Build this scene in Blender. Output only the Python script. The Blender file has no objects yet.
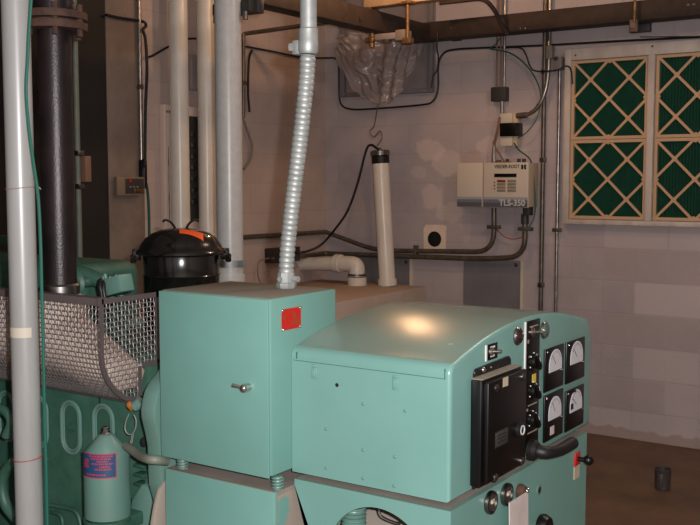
import bpy, bmesh, math, random
from mathutils import Vector, Matrix, noise
random.seed(7)
S = bpy.context.scene
COL = S.collection
PI = math.pi

# ------------------------------------------------------------------ survey of the room (camera station)
F = 990.0; PITCH = math.radians(4.735); YAW = math.radians(34.0); EYE = 1.62
cy, sy, cp, sp = math.cos(YAW), math.sin(YAW), math.cos(PITCH), math.sin(PITCH)
def ray(x, y):
    r = (x - 350) / F; u = -(y - 262.5) / F
    fh = cp + u * sp; z = -sp + u * cp
    return (r * cy - fh * sy, r * sy + fh * cy, z)
def PX(x, y, X):
    d = ray(x, y); k = X / d[0]; return Vector((X, d[1] * k, EYE + d[2] * k))
def PY(x, y, Y):
    d = ray(x, y); k = Y / d[1]; return Vector((d[0] * k, Y, EYE + d[2] * k))
def PZ(x, y, Z):
    d = ray(x, y); k = (Z - EYE) / d[2]; return Vector((d[0] * k, d[1] * k, Z))

# ------------------------------------------------------------------ materials
def srgb(r, g, b):
    f = lambda c: ((c / 255 + .055) / 1.055) ** 2.4 if c > 10 else c / 255 / 12.92
    return (f(r), f(g), f(b), 1)
MATS = {}
def mat(name, c, rough=.5, metal=0, c2=None, scale=8, bump=0, bscale=60, dust=None, dlo=.55, spec=.5, lo=.35, hi=.7, coat=0, stretch=None, drough=.85, k=1):
    """Principled material: noise mix of two paint/wear colours, optional bump, optional dust lying on upward faces."""
    m = bpy.data.materials.new(name); m.use_nodes = True
    nt = m.node_tree; N = nt.nodes; L = nt.links
    b = N['Principled BSDF']
    if k != 1:
        c = tuple(v * k for v in c[:3]) + (1,)
        if c2: c2 = tuple(v * k for v in c2[:3]) + (1,)
        if dust: dust = tuple(v * k for v in dust[:3]) + (1,)
    b.inputs['Roughness'].default_value = rough; b.inputs['Metallic'].default_value = metal
    b.inputs['Specular IOR Level'].default_value = spec
    b.inputs['Coat Weight'].default_value = coat
    b.inputs['Base Color'].default_value = c
    tc = N.new('ShaderNodeTexCoord'); vec = tc.outputs['Object']
    if stretch:
        mp = N.new('ShaderNodeMapping'); mp.inputs['Scale'].default_value = stretch
        L.new(vec, mp.inputs[0]); vec = mp.outputs[0]
    col = None
    if c2:
        n = N.new('ShaderNodeTexNoise'); n.inputs['Scale'].default_value = scale; n.inputs['Detail'].default_value = 6
        n.inputs['Roughness'].default_value = .6
        L.new(vec, n.inputs['Vector'])
        r = N.new('ShaderNodeValToRGB'); r.color_ramp.elements[0].position = lo; r.color_ramp.elements[1].position = hi
        r.color_ramp.elements[0].color = c; r.color_ramp.elements[1].color = c2
        L.new(n.outputs['Fac'], r.inputs['Fac']); col = r.outputs['Color']
    if dust:
        g = N.new('ShaderNodeNewGeometry'); sx = N.new('ShaderNodeSeparateXYZ'); L.new(g.outputs['Normal'], sx.inputs[0])
        r1 = N.new('ShaderNodeMapRange'); r1.inputs[1].default_value = .8; r1.inputs[2].default_value = .99
        L.new(sx.outputs['Z'], r1.inputs[0])
        n2 = N.new('ShaderNodeTexNoise'); n2.inputs['Scale'].default_value = 6; n2.inputs['Detail'].default_value = 7
        L.new(tc.outputs['Object'], n2.inputs['Vector'])
        r2 = N.new('ShaderNodeMapRange'); r2.inputs[1].default_value = .25; r2.inputs[2].default_value = .75
        r2.inputs[3].default_value = dlo; r2.inputs[4].default_value = 1
        L.new(n2.outputs['Fac'], r2.inputs[0])
        mu = N.new('ShaderNodeMath'); mu.operation = 'MULTIPLY'; L.new(r1.outputs[0], mu.inputs[0]); L.new(r2.outputs[0], mu.inputs[1])
        mx = N.new('ShaderNodeMixRGB'); L.new(mu.outputs[0], mx.inputs['Fac'])
        mx.inputs['Color1'].default_value = c; mx.inputs['Color2'].default_value = dust
        if col: L.new(col, mx.inputs['Color1'])
        col = mx.outputs['Color']
        rr = N.new('ShaderNodeMapRange'); rr.inputs[3].default_value = rough; rr.inputs[4].default_value = drough
        L.new(mu.outputs[0], rr.inputs[0]); L.new(rr.outputs[0], b.inputs['Roughness'])
    if col: L.new(col, b.inputs['Base Color'])
    if bump:
        n3 = N.new('ShaderNodeTexNoise'); n3.inputs['Scale'].default_value = bscale; n3.inputs['Detail'].default_value = 4
        L.new(vec, n3.inputs['Vector'])
        bp = N.new('ShaderNodeBump'); bp.inputs['Strength'].default_value = bump; bp.inputs['Distance'].default_value = .004
        L.new(n3.outputs['Fac'], bp.inputs['Height']); L.new(bp.outputs[0], b.inputs['Normal'])
    MATS[name] = m
    return m

def block_wall(name, axis, base, alt, mortar, blobs=(), rects=(), shift=(0, 0)):
    """painted concrete block: brick pattern in the wall plane, patches of filler at given places"""
    m = bpy.data.materials.new(name); m.use_nodes = True
    nt = m.node_tree; N = nt.nodes; L = nt.links; b = N['Principled BSDF']
    b.inputs['Roughness'].default_value = .62
    tc = N.new('ShaderNodeTexCoord'); s = N.new('ShaderNodeSeparateXYZ'); L.new(tc.outputs['Object'], s.inputs[0])
    cb = N.new('ShaderNodeCombineXYZ'); L.new(s.outputs[axis], cb.inputs[0]); L.new(s.outputs['Z'], cb.inputs[1])
    sh_ = N.new('ShaderNodeVectorMath'); sh_.operation = 'SUBTRACT'; L.new(cb.outputs[0], sh_.inputs[0]); sh_.inputs[1].default_value = (shift[0], shift[1], 0)
    br = N.new('ShaderNodeTexBrick'); L.new(sh_.outputs[0], br.inputs['Vector'])
    br.inputs['Scale'].default_value = 1; br.inputs['Brick Width'].default_value = .406; br.inputs['Row Height'].default_value = .203
    br.inputs['Mortar Size'].default_value = .005; br.inputs['Mortar Smooth'].default_value = .6; br.inputs['Bias'].default_value = -.35
    br.inputs['Color1'].default_value = base; br.inputs['Color2'].default_value = alt; br.inputs['Mortar'].default_value = mortar
    n = N.new('ShaderNodeTexNoise'); n.inputs['Scale'].default_value = 2.2; n.inputs['Detail'].default_value = 8; n.inputs['Roughness'].default_value = .65
    L.new(tc.outputs['Object'], n.inputs['Vector'])
    r = N.new('ShaderNodeMapRange'); r.inputs[1].default_value = .3; r.inputs[2].default_value = .7; r.inputs[3].default_value = .86; r.inputs[4].default_value = 1.08
    L.new(n.outputs['Fac'], r.inputs[0])
    hv = N.new('ShaderNodeHueSaturation'); L.new(br.outputs['Color'], hv.inputs['Color']); L.new(r.outputs[0], hv.inputs['Value'])
    col = hv.outputs[0]
    for (x0, x1, z0, z1, amt, c) in rects:          # single blocks painted a different tone
        prod = None
        for sock, lo_, hi_ in ((s.outputs[axis], x0, x1), (s.outputs['Z'], z0, z1)):
            a1 = N.new('ShaderNodeMath'); a1.operation = 'SUBTRACT'; L.new(sock, a1.inputs[0]); a1.inputs[1].default_value = (lo_ + hi_) / 2
            a2 = N.new('ShaderNodeMath'); a2.operation = 'ABSOLUTE'; L.new(a1.outputs[0], a2.inputs[0])
            a3 = N.new('ShaderNodeMapRange'); h_ = abs(hi_ - lo_) / 2; a3.inputs[1].default_value = h_ - .012; a3.inputs[2].default_value = h_ + .004; a3.inputs[3].default_value = 1; a3.inputs[4].default_value = 0
            L.new(a2.outputs[0], a3.inputs[0])
            if prod is None: prod = a3.outputs[0]
            else:
                mm = N.new('ShaderNodeMath'); mm.operation = 'MULTIPLY'; L.new(prod, mm.inputs[0]); L.new(a3.outputs[0], mm.inputs[1]); prod = mm.outputs[0]
        ml = N.new('ShaderNodeMath'); ml.operation = 'MULTIPLY'; L.new(prod, ml.inputs[0]); ml.inputs[1].default_value = amt
        mx = N.new('ShaderNodeMixRGB'); L.new(ml.outputs[0], mx.inputs['Fac']); L.new(col, mx.inputs['Color1']); mx.inputs['Color2'].default_value = c
        col = mx.outputs[0]
    nb = N.new('ShaderNodeTexNoise'); nb.inputs['Scale'].default_value = 13; nb.inputs['Detail'].default_value = 6
    L.new(tc.outputs['Object'], nb.inputs['Vector'])
    for (p, sx_, sz_, amt, c) in blobs:
        sub = N.new('ShaderNodeVectorMath'); sub.operation = 'SUBTRACT'; L.new(tc.outputs['Object'], sub.inputs[0]); sub.inputs[1].default_value = p
        ml = N.new('ShaderNodeVectorMath'); ml.operation = 'MULTIPLY'; L.new(sub.outputs[0], ml.inputs[0]); ml.inputs[1].default_value = (1 / sx_, 0 if axis == 'X' else 1 / sx_, 1 / sz_)
        ln = N.new('ShaderNodeVectorMath'); ln.operation = 'LENGTH'; L.new(ml.outputs[0], ln.inputs[0])
        ad = N.new('ShaderNodeMath'); ad.operation = 'MULTIPLY_ADD'; L.new(nb.outputs['Fac'], ad.inputs[0]); ad.inputs[1].default_value = 1.5; L.new(ln.outputs['Value'], ad.inputs[2])
        mr = N.new('ShaderNodeMapRange'); mr.inputs[1].default_value = 1.55; mr.inputs[2].default_value = 1.75; mr.inputs[3].default_value = amt; mr.inputs[4].default_value = 0
        L.new(ad.outputs[0], mr.inputs[0])
        mx = N.new('ShaderNodeMixRGB'); L.new(mr.outputs[0], mx.inputs['Fac']); L.new(col, mx.inputs['Color1']); mx.inputs['Color2'].default_value = c
        col = mx.outputs[0]
    L.new(col, b.inputs['Base Color'])
    n3 = N.new('ShaderNodeTexNoise'); n3.inputs['Scale'].default_value = 70; L.new(tc.outputs['Object'], n3.inputs['Vector'])
    ad = N.new('ShaderNodeMath'); ad.operation = 'MULTIPLY_ADD'; L.new(br.outputs['Fac'], ad.inputs[0]); ad.inputs[1].default_value = -.7; L.new(n3.outputs['Fac'], ad.inputs[2])
    bp = N.new('ShaderNodeBump'); bp.inputs['Strength'].default_value = .22; bp.inputs['Distance'].default_value = .005
    L.new(ad.outputs[0], bp.inputs['Height']); L.new(bp.outputs[0], b.inputs['Normal'])
    MATS[name] = m
    return m

DUST = srgb(150, 136, 118)
mat('teal', srgb(134, 184, 173), .3, c2=srgb(127, 177, 166), scale=5, dust=srgb(150, 164, 150), dlo=.3, drough=.23, lo=.4, hi=.75, k=0.62)
mat('teal_box', srgb(130, 183, 171), .4, c2=srgb(124, 176, 164), scale=5, dust=DUST, dlo=.85, k=0.62)
mat('teal_engine', srgb(64, 118, 96), .5, c2=srgb(88, 136, 116), scale=14, bump=.25, bscale=40, k=0.46)
mat('teal_clean', srgb(112, 160, 146), .4, c2=srgb(122, 154, 143), scale=12, k=0.62)
mat('teal_hood_plate', srgb(90, 162, 138), .45, k=0.62)
mat('panel_black', srgb(12, 11, 11), .34, spec=.35, k=0.70)
mat('black_metal', srgb(10, 10, 10), .17, c2=srgb(24, 22, 20), scale=20, coat=.4)
mat('black_rubber', srgb(24, 22, 22), .5, spec=.4, k=0.70)
mat('dark_grey', srgb(52, 50, 48), .5)
mat('chrome', srgb(200, 195, 190), .18, 1)
mat('steel', srgb(150, 146, 142), .33, 1, c2=srgb(110, 104, 98), scale=30, k=0.80)
mat('galvanised', srgb(184, 188, 184), .5, .45, c2=srgb(164, 168, 164), scale=45, k=.8)
mat('grey_pipe', srgb(200, 198, 192), .32, 0, c2=srgb(192, 190, 184), scale=30, lo=.4, hi=.65)
mat('white_pipe', srgb(172, 172, 168), .33, 0, c2=srgb(158, 157, 154), scale=18, stretch=(1, 1, .15), k=0.66)
mat('pvc', srgb(226, 221, 208), .3, c2=srgb(216, 209, 194), scale=6)
mat('conduit_dark', srgb(118, 110, 98), .38, .6, c2=srgb(86, 80, 70), scale=20)
mat('emt', srgb(175, 170, 165), .3, .9, c2=srgb(130, 120, 110), scale=25)
mat('exhaust', srgb(30, 26, 27), .36, .4, c2=srgb(58, 46, 45), scale=9, bump=.2, bscale=220, k=0.70)
mat('rust', srgb(92, 62, 46), .75, .3, c2=srgb(48, 38, 36), scale=22, bump=.5, bscale=60, k=0.80)
mat('mesh_wire', srgb(172, 166, 164), .4, .75, k=0.80)
mat('mesh_frame', srgb(122, 112, 112), .5, .45, c2=srgb(120, 108, 104), scale=18, k=0.70)
mat('insulation', srgb(204, 184, 168), .9, c2=srgb(168, 138, 118), scale=9, bump=.8, bscale=30, lo=.4, hi=.75, k=0.85)
mat('beam', srgb(62, 50, 44), .7, .1, c2=srgb(46, 37, 33), scale=14, bump=.3)
mat('cream_channel', srgb(196, 168, 134), .6, c2=srgb(176, 144, 108), scale=6)
mat('cardboard', srgb(198, 164, 128), .8)
mat('pleats', srgb(20, 74, 54), .85, c2=srgb(26, 90, 66), scale=20)
mat('white_wood', srgb(206, 196, 184), .6, c2=srgb(182, 170, 160), scale=10, stretch=(1, 1, .4))
mat('cream_plastic', srgb(206, 196, 178), .5)
mat('console_side', srgb(196, 178, 150), .55)
mat('band_grey', srgb(112, 116, 124), .5)
mat('band_light', srgb(160, 162, 166), .5)
mat('band_dark', srgb(84, 88, 96), .5)
mat('black_print', srgb(22, 22, 22), .6)
mat('white_print', srgb(236, 236, 232), .6, k=0.70)
mat('key_grey', srgb(160, 150, 132), .6, k=0.70)
mat('red_key', srgb(170, 40, 34), .5, k=0.70)
mat('red_plate', srgb(204, 34, 26), .45, k=0.75)
mat('gold_print', srgb(130, 92, 40), .5, k=0.70)
mat('orange_sticker', srgb(244, 92, 36), .55, k=0.90)
mat('blue_label', srgb(44, 84, 128), .5, k=0.65)
mat('red_print', srgb(206, 60, 76), .5, k=0.70)
mat('orange_paint', srgb(206, 120, 50), .6, k=0.80)
mat('yellow_label', srgb(214, 190, 70), .6, k=0.80)
mat('paper', srgb(222, 212, 206), .8, c2=srgb(206, 192, 184), scale=20, k=0.70)
mat('beige_tag', srgb(206, 194, 164), .7, k=0.65)
mat('tape', srgb(216, 206, 186), .6, k=0.65)
mat('dial_white', srgb(240, 240, 242), .35, k=0.62)
mat('plate_grey', srgb(124, 122, 124), .55, .1, c2=srgb(110, 108, 110), scale=4)
mat('panel_grey', srgb(160, 150, 148), .5, .25, c2=srgb(142, 134, 132), scale=5)
mat('tank', srgb(196, 182, 168), .6, c2=srgb(184, 168, 154), scale=5, dust=srgb(186, 162, 142), dlo=.9)
mat('ledge_dust', srgb(176, 162, 150), .85, c2=srgb(156, 142, 130), scale=12, k=.62)
mat('brass', srgb(150, 118, 78), .5, .6, c2=srgb(100, 72, 46), scale=25)
mat('cable_black', srgb(20, 20, 22), .45)
mat('cable_green', srgb(22, 100, 84), .45, k=0.70)
mat('cable_brown', srgb(128, 96, 76), .5)
mat('cable_red', srgb(150, 60, 48), .5)
mat('cable_grey', srgb(130, 120, 112), .5)
mat('twine', srgb(150, 122, 110), .8, k=0.80)
mat('bronze', srgb(136, 120, 100), .5, .2)
mat('pillar', srgb(136, 120, 107), .8, c2=srgb(112, 98, 87), scale=5, bump=.4, bscale=40)
mat('dark_opening_tone', srgb(30, 27, 25), .7, c2=srgb(24, 21, 20), scale=6)  # near-black colour carries the darkness of the opening on the left
mat('floor', srgb(118, 92, 68), .6, c2=srgb(84, 66, 50), scale=3.5, bump=.3, bscale=25, lo=.3)
mat('ceiling', srgb(150, 140, 130), .85)
mat('cup', srgb(92, 88, 84), .4, .5)
mat('hole', srgb(8, 8, 8), .9)
mat('plaster', srgb(232, 214, 194), .8, c2=srgb(218, 198, 178), scale=14)
mat('cream_panel', srgb(218, 196, 180), .6)
mat('indicator', srgb(40, 26, 26), .12, coat=.8)
mat('indicator_green', srgb(110, 136, 124), .14, .7, coat=.8)
mat('hose_grey', srgb(138, 140, 126), .55, c2=srgb(112, 128, 112), scale=16, k=0.65)
mat('primer', srgb(176, 164, 150), .7, k=0.65)
WB = srgb(178, 167, 167); WA = srgb(184, 173, 172); WM = srgb(174, 162, 161)
FILL = srgb(212, 196, 188)
bl = []
for (px, py, a, b_, amt) in [(430, 150, .14, .09, .75), (446, 163, .13, .11, .7), (487, 146, .10, .07, .6), (432, 196, .10, .10, .75), (450, 213, .12, .08, .6),
                             (508, 150, .14, .07, .45), (418, 172, .08, .05, .45), (466, 226, .05, .12, .4), (556, 240, .05, .22, .3), (525, 240, .2, .04, .3)]:
    bl.append((tuple(PY(px, py, 6.05)), a, b_, amt * .7, FILL))
bl.append((tuple(PY(472, 158, 6.05)), .10, .07, .5, srgb(180, 152, 140)))
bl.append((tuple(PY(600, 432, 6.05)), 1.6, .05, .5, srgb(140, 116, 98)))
jx = PY(634, 299, 6.05).x; jz = PY(660, 283.5, 6.05).z; BWD, BH = .406, .203
shx = jx - math.floor(jx / BWD) * BWD; shz = jz - math.floor(jz / BH) * BH
if int(round((jz - shz) / BH) - 1) % 2: shx -= BWD / 2
PALE = srgb(200, 188, 186); TAN = srgb(170, 155, 151)
rc = []
def blk(col_, row_, amt, c): rc.append((jx + col_ * BWD, jx + (col_ + 1) * BWD, jz - (row_ + 1) * BH, jz - row_ * BH, amt, c))
blk(0, 0, .75, PALE); blk(1, 0, .6, PALE); blk(0, 2, .55, PALE); blk(1, 2, .5, PALE); blk(-.5, 3, .35, TAN); blk(.5, 3, .3, PALE)
blk(-.5, -1, .45, TAN); blk(.5, -1, .45, TAN); blk(-.5, 1, .3, TAN); blk(.5, 1, .35, TAN); blk(-.5, -2, .35, PALE); blk(.5, -2, .3, PALE); blk(-1, 4, .4, PALE); blk(0, 4, .3, PALE)
block_wall('wall_back', 'X', WB, WA, WM, bl, rc, (shx, shz))
block_wall('wall_left', 'Y', srgb(186, 168, 158), srgb(194, 176, 166), srgb(180, 162, 152), (), (), (.1, shz))
# plastic sheet
m = bpy.data.materials.new('plastic_sheet'); m.use_nodes = True; nt = m.node_tree
b = nt.nodes['Principled BSDF']; b.inputs['Base Color'].default_value = srgb(190, 176, 172); b.inputs['Roughness'].default_value = .18
tr = nt.nodes.new('ShaderNodeBsdfTransparent'); mx = nt.nodes.new('ShaderNodeMixShader'); mx.inputs[0].default_value = .58
tr.inputs[0].default_value = (.9, .88, .87, 1)
nt.links.new(b.outputs[0], mx.inputs[1]); nt.links.new(tr.outputs[0], mx.inputs[2]); nt.links.new(mx.outputs[0], nt.nodes['Material Output'].inputs[0])
MATS['plastic_sheet'] = m

# ------------------------------------------------------------------ mesh builder
def fillet(pts, r, n=6):
    pts = [Vector(p) for p in pts]; out = [pts[0]]
    for i in range(1, len(pts) - 1):
        a, b, c = pts[i - 1], pts[i], pts[i + 1]
        d1 = (a - b); d2 = (c - b); l = min(r, d1.length * .48, d2.length * .48)
        p1 = b + d1.normalized() * l; p2 = b + d2.normalized() * l
        for k in range(n + 1):
            t = k / n; out.append(p1 * (1 - t) ** 2 + b * 2 * t * (1 - t) + p2 * t * t)
    out.append(pts[-1]); return out
def spline(pts, n=8):
    pts = [Vector(p) for p in pts]; P = [pts[0] * 2 - pts[1]] + pts + [pts[-1] * 2 - pts[-2]]; out = []
    for i in range(1, len(P) - 2):
        a, b, c, d = P[i - 1:i + 3]
        for k in range(n):
            t = k / n
            out.append(.5 * ((2 * b) + (c - a) * t + (2 * a - 5 * b + 4 * c - d) * t * t + (3 * b - a - 3 * c + d) * t ** 3))
    out.append(pts[-1]); return out

class MB:
    def __init__(self): self.bm = bmesh.new()
    def box(self, lo, hi, bev=0, M=None, seg=2):
        lo, hi = Vector(lo), Vector(hi); lo2 = Vector([min(a, b) for a, b in zip(lo, hi)]); hi2 = Vector([max(a, b) for a, b in zip(lo, hi)])
        t = bmesh.new(); bmesh.ops.create_cube(t, size=1)
        for v in t.verts: v.co = Vector([lo2[i] + (v.co[i] + .5) * (hi2[i] - lo2[i]) for i in range(3)])
        if bev: bmesh.ops.bevel(t, geom=t.edges[:], offset=bev, segments=seg, affect='EDGES', profile=.5)
        self._add(t, M); return self
    def _add(self, t, M=None):
        if M is not None: t.transform(M)
        me = bpy.data.meshes.new('t'); t.to_mesh(me); t.free(); self.bm.from_mesh(me); bpy.data.meshes.remove(me)
    def tube(self, pts, r, n=12, cap=True, closed=False):
        pts = [Vector(p) for p in pts]; m = len(pts); rs = r if isinstance(r, (list, tuple)) else [r] * m
        T = []
        for i in range(m):
            if closed: d = pts[(i + 1) % m] - pts[i - 1]
            else: d = pts[min(i + 1, m - 1)] - pts[max(i - 1, 0)]
            T.append(d.normalized())
        up = Vector((0, 0, 1)) if abs(T[0].z) < .9 else Vector((1, 0, 0))
        nrm = T[0].cross(up).normalized(); rings = []
        for i in range(m):
            nrm = (nrm - T[i] * nrm.dot(T[i])).normalized(); bi = T[i].cross(nrm)
            rings.append([self.bm.verts.new(pts[i] + (nrm * math.cos(2 * PI * k / n) + bi * math.sin(2 * PI * k / n)) * rs[i]) for k in range(n)])
        for i in range(m if closed else m - 1):
            a, b = rings[i], rings[(i + 1) % m]
            for k in range(n): self.bm.faces.new((a[k], a[(k + 1) % n], b[(k + 1) % n], b[k]))
        if cap and not closed: self.bm.faces.new(rings[0][::-1]); self.bm.faces.new(rings[-1])
        return self
    def cyl(self, a, b, r, n=24, r2=None): return self.tube([a, b], [r, r if r2 is None else r2], n)
    def lathe(self, prof, n=40, M=None, cap=True):
        """prof = [(r,z)], about Z, then M"""
        t = bmesh.new(); rings = []
        for (r, z) in prof:
            if r < 1e-6: rings.append([t.verts.new((0, 0, z))])
            else: rings.append([t.verts.new((r * math.cos(2 * PI * k / n), r * math.sin(2 * PI * k / n), z)) for k in range(n)])
        for a, b in zip(rings, rings[1:]):
            for k in range(n):
                k2 = (k + 1) % n
                if len(a) == 1 and len(b) == 1: continue
                if len(a) == 1: t.faces.new((a[0], b[k2], b[k]))
                elif len(b) == 1: t.faces.new((a[k], a[k2], b[0]))
                else: t.faces.new((a[k], a[k2], b[k2], b[k]))
        if cap:
            if len(rings[0]) > 1: t.faces.new(rings[0][::-1])
            if len(rings[-1]) > 1: t.faces.new(rings[-1])
        bmesh.ops.recalc_face_normals(t, faces=t.faces[:])
        self._add(t, M); return self
    def prism(self, poly, vec, bev=0, M=None):
        """poly = list of 3D points (planar), extruded by vec"""
        t = bmesh.new(); vs = [t.verts.new(Vector(p)) for p in poly]; f = t.faces.new(vs)
        e = bmesh.ops.extrude_face_region(t, geom=[f]); ev = [g for g in e['geom'] if isinstance(g, bmesh.types.BMVert)]
        bmesh.ops.translate(t, verts=ev, vec=Vector(vec)); bmesh.ops.recalc_face_normals(t, faces=t.faces[:])
        if bev: bmesh.ops.bevel(t, geom=t.edges[:], offset=bev, segments=2, affect='EDGES', profile=.5)
        self._add(t, M); return self
    def sphere(self, c, r, sc=(1, 1, 1), M=None):
        t = bmesh.new(); bmesh.ops.create_uvsphere(t, u_segments=20, v_segments=12, radius=r)
        for v in t.verts: v.co = Vector((v.co.x * sc[0], v.co.y * sc[1], v.co.z * sc[2])) + Vector(c)
        self._add(t, M); return self
    def mesh(self, me): self.bm.from_mesh(me); return self

def wpos(o):
    v = Vector((0, 0, 0))
    while o: v += o.location; o = o.parent
    return v
def obj(name, mb, mt, parent=None, sharp=38, label=None):
    bm = mb.bm; bm.normal_update()
    if parent: bmesh.ops.translate(bm, verts=bm.verts[:], vec=-wpos(parent))
    for f in bm.faces: f.smooth = True
    for e in bm.edges:
        if len(e.link_faces) == 2:
            if e.calc_face_angle(0) > math.radians(sharp): e.smooth = False
    me = bpy.data.meshes.new(name); bm.to_mesh(me); bm.free()
    me.materials.append(MATS[mt] if isinstance(mt, str) else mt)
    o = bpy.data.objects.new(name, me); COL.objects.link(o)
    if parent: o.parent = parent
    if label: o['label'] = label
    return o
def tag(o, label, cat, group=None):
    o['label'] = label; o['category'] = cat
    if group: o['group'] = group
    return o
def thing(name, label, cat, loc, group=None):
    o = bpy.data.objects.new(name, None); o.empty_display_size = .1; COL.objects.link(o); o.location = loc
    return tag(o, label, cat, group)
def struct(name, mb, mt): o = obj(name, mb, mt); o['kind'] = 'structure'; return o
def text_mb(s, size, M, depth=.0006, bold=.0, width=None):
    cu = bpy.data.curves.new('txt', 'FONT'); cu.body = s; cu.size = size; cu.extrude = depth; cu.offset = bold; cu.space_character = 1
    o = bpy.data.objects.new('txt', cu); COL.objects.link(o); bpy.context.view_layer.update()
    me = bpy.data.meshes.new_from_object(o.evaluated_get(bpy.context.evaluated_depsgraph_get()))
    COL.objects.unlink(o); bpy.data.objects.remove(o); bpy.data.curves.remove(cu)
    xs = [v.co.x for v in me.vertices]; sx = width / (max(xs) - min(xs)); me.transform(M @ Matrix.Diagonal((sx, 1, 1, 1))); mb = MB(); mb.mesh(me); bpy.data.meshes.remove(me); return mb
# orientation helpers: local z -> world axis
TOX = Matrix(((0, 0, 1, 0), (1, 0, 0, 0), (0, 1, 0, 0), (0, 0, 0, 1)))          # local (x,y,z) -> world (z, x, y): z-axis along +X
TOY = Matrix(((1, 0, 0, 0), (0, 0, -1, 0), (0, 1, 0, 0), (0, 0, 0, 1)))         # local x->X, y->Z, z-> -Y (faces the camera)
TR = Matrix.Translation

# ================================================================== THE ROOM
HC = 3.3; YB = 6.05; XL = -4.3
struct('floor', MB().box((-4.5, -2.6, -.1), (3.2, 6.25, 0)), 'floor')
struct('ceiling', MB().box((-4.5, -2.6, HC), (3.2, 6.25, HC + .1)), 'ceiling')
struct('wall_back', MB().box((XL - .2, YB, 0), (3.2, YB + .2, HC)), 'wall_back')
struct('wall_left', MB().box((XL - .2, 4.16, 0), (XL, YB, HC)), 'wall_left')
struct('wall_right', MB().box((3.0, -2.5, 0), (3.2, YB, HC)), 'wall_left')
struct('wall_front', MB().box((XL - .2, -2.6, 0), (3.2, -2.4, HC)), 'wall_back')
p = struct('column_left', MB().box((XL - .2, 3.885, 0), (XL + .04, 4.16, HC), .006), 'pillar')
d = struct('dark_opening_slab', MB().box((XL - .2, -2.4, 0), (XL + .034, 3.885, HC)), 'dark_opening_tone')  # added slab; its near-black colour stands in for the dark opening
mb = MB()
for k in range(1, 14): mb.box((XL + .034, -2.35 + k * .44, .02), (XL + .04, -2.335 + k * .44, HC - .02))
o = obj('seam', mb, 'dark_opening_tone', d)  # upright ribs on the stand-in slab

# wall hole with its plaster patch
def wall_pt(x, y, off=0): return PY(x, y, YB - off)
c = wall_pt(435, 239)
mb = MB(); mb.prism([(c.x - .085, YB, c.z - .105), (c.x + .085, YB, c.z - .105), (c.x + .088, YB, c.z + .09), (c.x + .06, YB, c.z + .1), (c.x - .07, YB, c.z + .098), (c.x - .09, YB, c.z + .07)], (0, -.006, 0))
pp = tag(obj('plaster_patch', mb, 'plaster'), 'pale square plaster patch around the round black hole in the block wall', 'patch')
mb = MB().lathe([(.0, 0), (.05, 0), (.054, .002), (.05, .004)], 28, TR((c.x, YB - .006, c.z)) @ TOY)
obj('hole', mb, 'hole', pp, label='round black pipe hole')

# ---- overhead beams (steel channel): one along the depth, one along the back wall
mb = MB(); mb.box((-3.42, 2.0, 2.535), (-3.30, 5.84, 2.655), .006)
for k in range(7): mb.cyl((-3.30, 2.5 + k * .5, 2.58), (-3.292, 2.5 + k * .5, 2.58), .012, 10)
tag(obj('steel_beam', mb, 'beam'), 'dark brown steel beam running away from the camera overhead to the back wall', 'beam')
t = thing('steel_beam', 'dark brown steel beam running along the back wall above the air filters', 'beam', (-1.2, 5.9, 2.54))
mb = MB(); mb.box((-3.43, 5.85, 2.557), (3.0, 5.99, 2.672), .005)
obj('channel', mb, 'beam', t)
for px in (450, 520, 525, 688, 694):
    q = PY(px, 30 if px < 600 else 6, 5.85); obj('bolt', MB().sphere((q.x, 5.85, q.z + .01 if px < 600 else 2.62), .009, (1, .5, 1)), 'steel', t)
# stand-off brackets that carry the back beam
for x in (-3.2, -1.0, 1.2):
    obj('bracket', MB().box((x - .03, 5.98, 2.56), (x + .03, 6.05, 2.66)), 'beam', t)
for yy in (2.4, 4.6):
    mb = MB().cyl((-3.36, yy, 2.63), (-3.36, yy, HC), .008, 10); tag(obj('hanger_rod', mb, 'conduit_dark'), 'dark threaded rod holding up the overhead beam that runs away from the camera', 'rod', 'beam hanger rods')
# cream channel near the ceiling and the rods hanging from it
CYY = 5.2; q = PY(367, 8, CYY)
t = thing('strut_channel', 'cream painted strut channel overhead at the top of the picture, above the plastic sheet', 'channel', (q.x, CYY, q.z))
obj('channel', MB().box((q.x, CYY - .04, q.z - .005), (0.5, CYY + .04, q.z + .07), .004), 'cream_channel', t)
obj('end_bracket', MB().box((q.x + .0, CYY - .06, q.z - .02), (q.x + .05, CYY + .06, q.z - .005)).cyl((q.x + .02, CYY, q.z - .01), (q.x + .02, CYY, HC), .01, 10), 'brass', t)
obj('hanger', MB().cyl((-.5, CYY, q.z + .05), (-.5, CYY, HC), .01, 10), 'brass', t)
chz = q.z
# sheet metal frame on the wall + plastic sheet + valve fitting
a = wall_pt(340, 40); b2 = wall_pt(436, 95)
t = thing('duct_panel', 'grey sheet metal panel high on the wall behind the plastic sheet', 'panel', (a.x, YB, b2.z))
x0, x1, z0, z1 = -4.14, -3.37, 2.225, 2.95
obj('back_sheet', MB().box((x0, YB - .02, z0), (x1, YB, z1)), 'panel_grey', t)
mb = MB(); mb.box((x0, YB - .05, z0), (x0 + .04, YB - .02, z1), .003); mb.box((x1 - .04, YB - .05, z0), (x1, YB - .02, z1), .003); mb.box((x0 + .04, YB - .05, z0), (x1 - .04, YB - .02, z0 + .03), .003)
obj('frame', mb, 'plate_grey', t)
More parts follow.
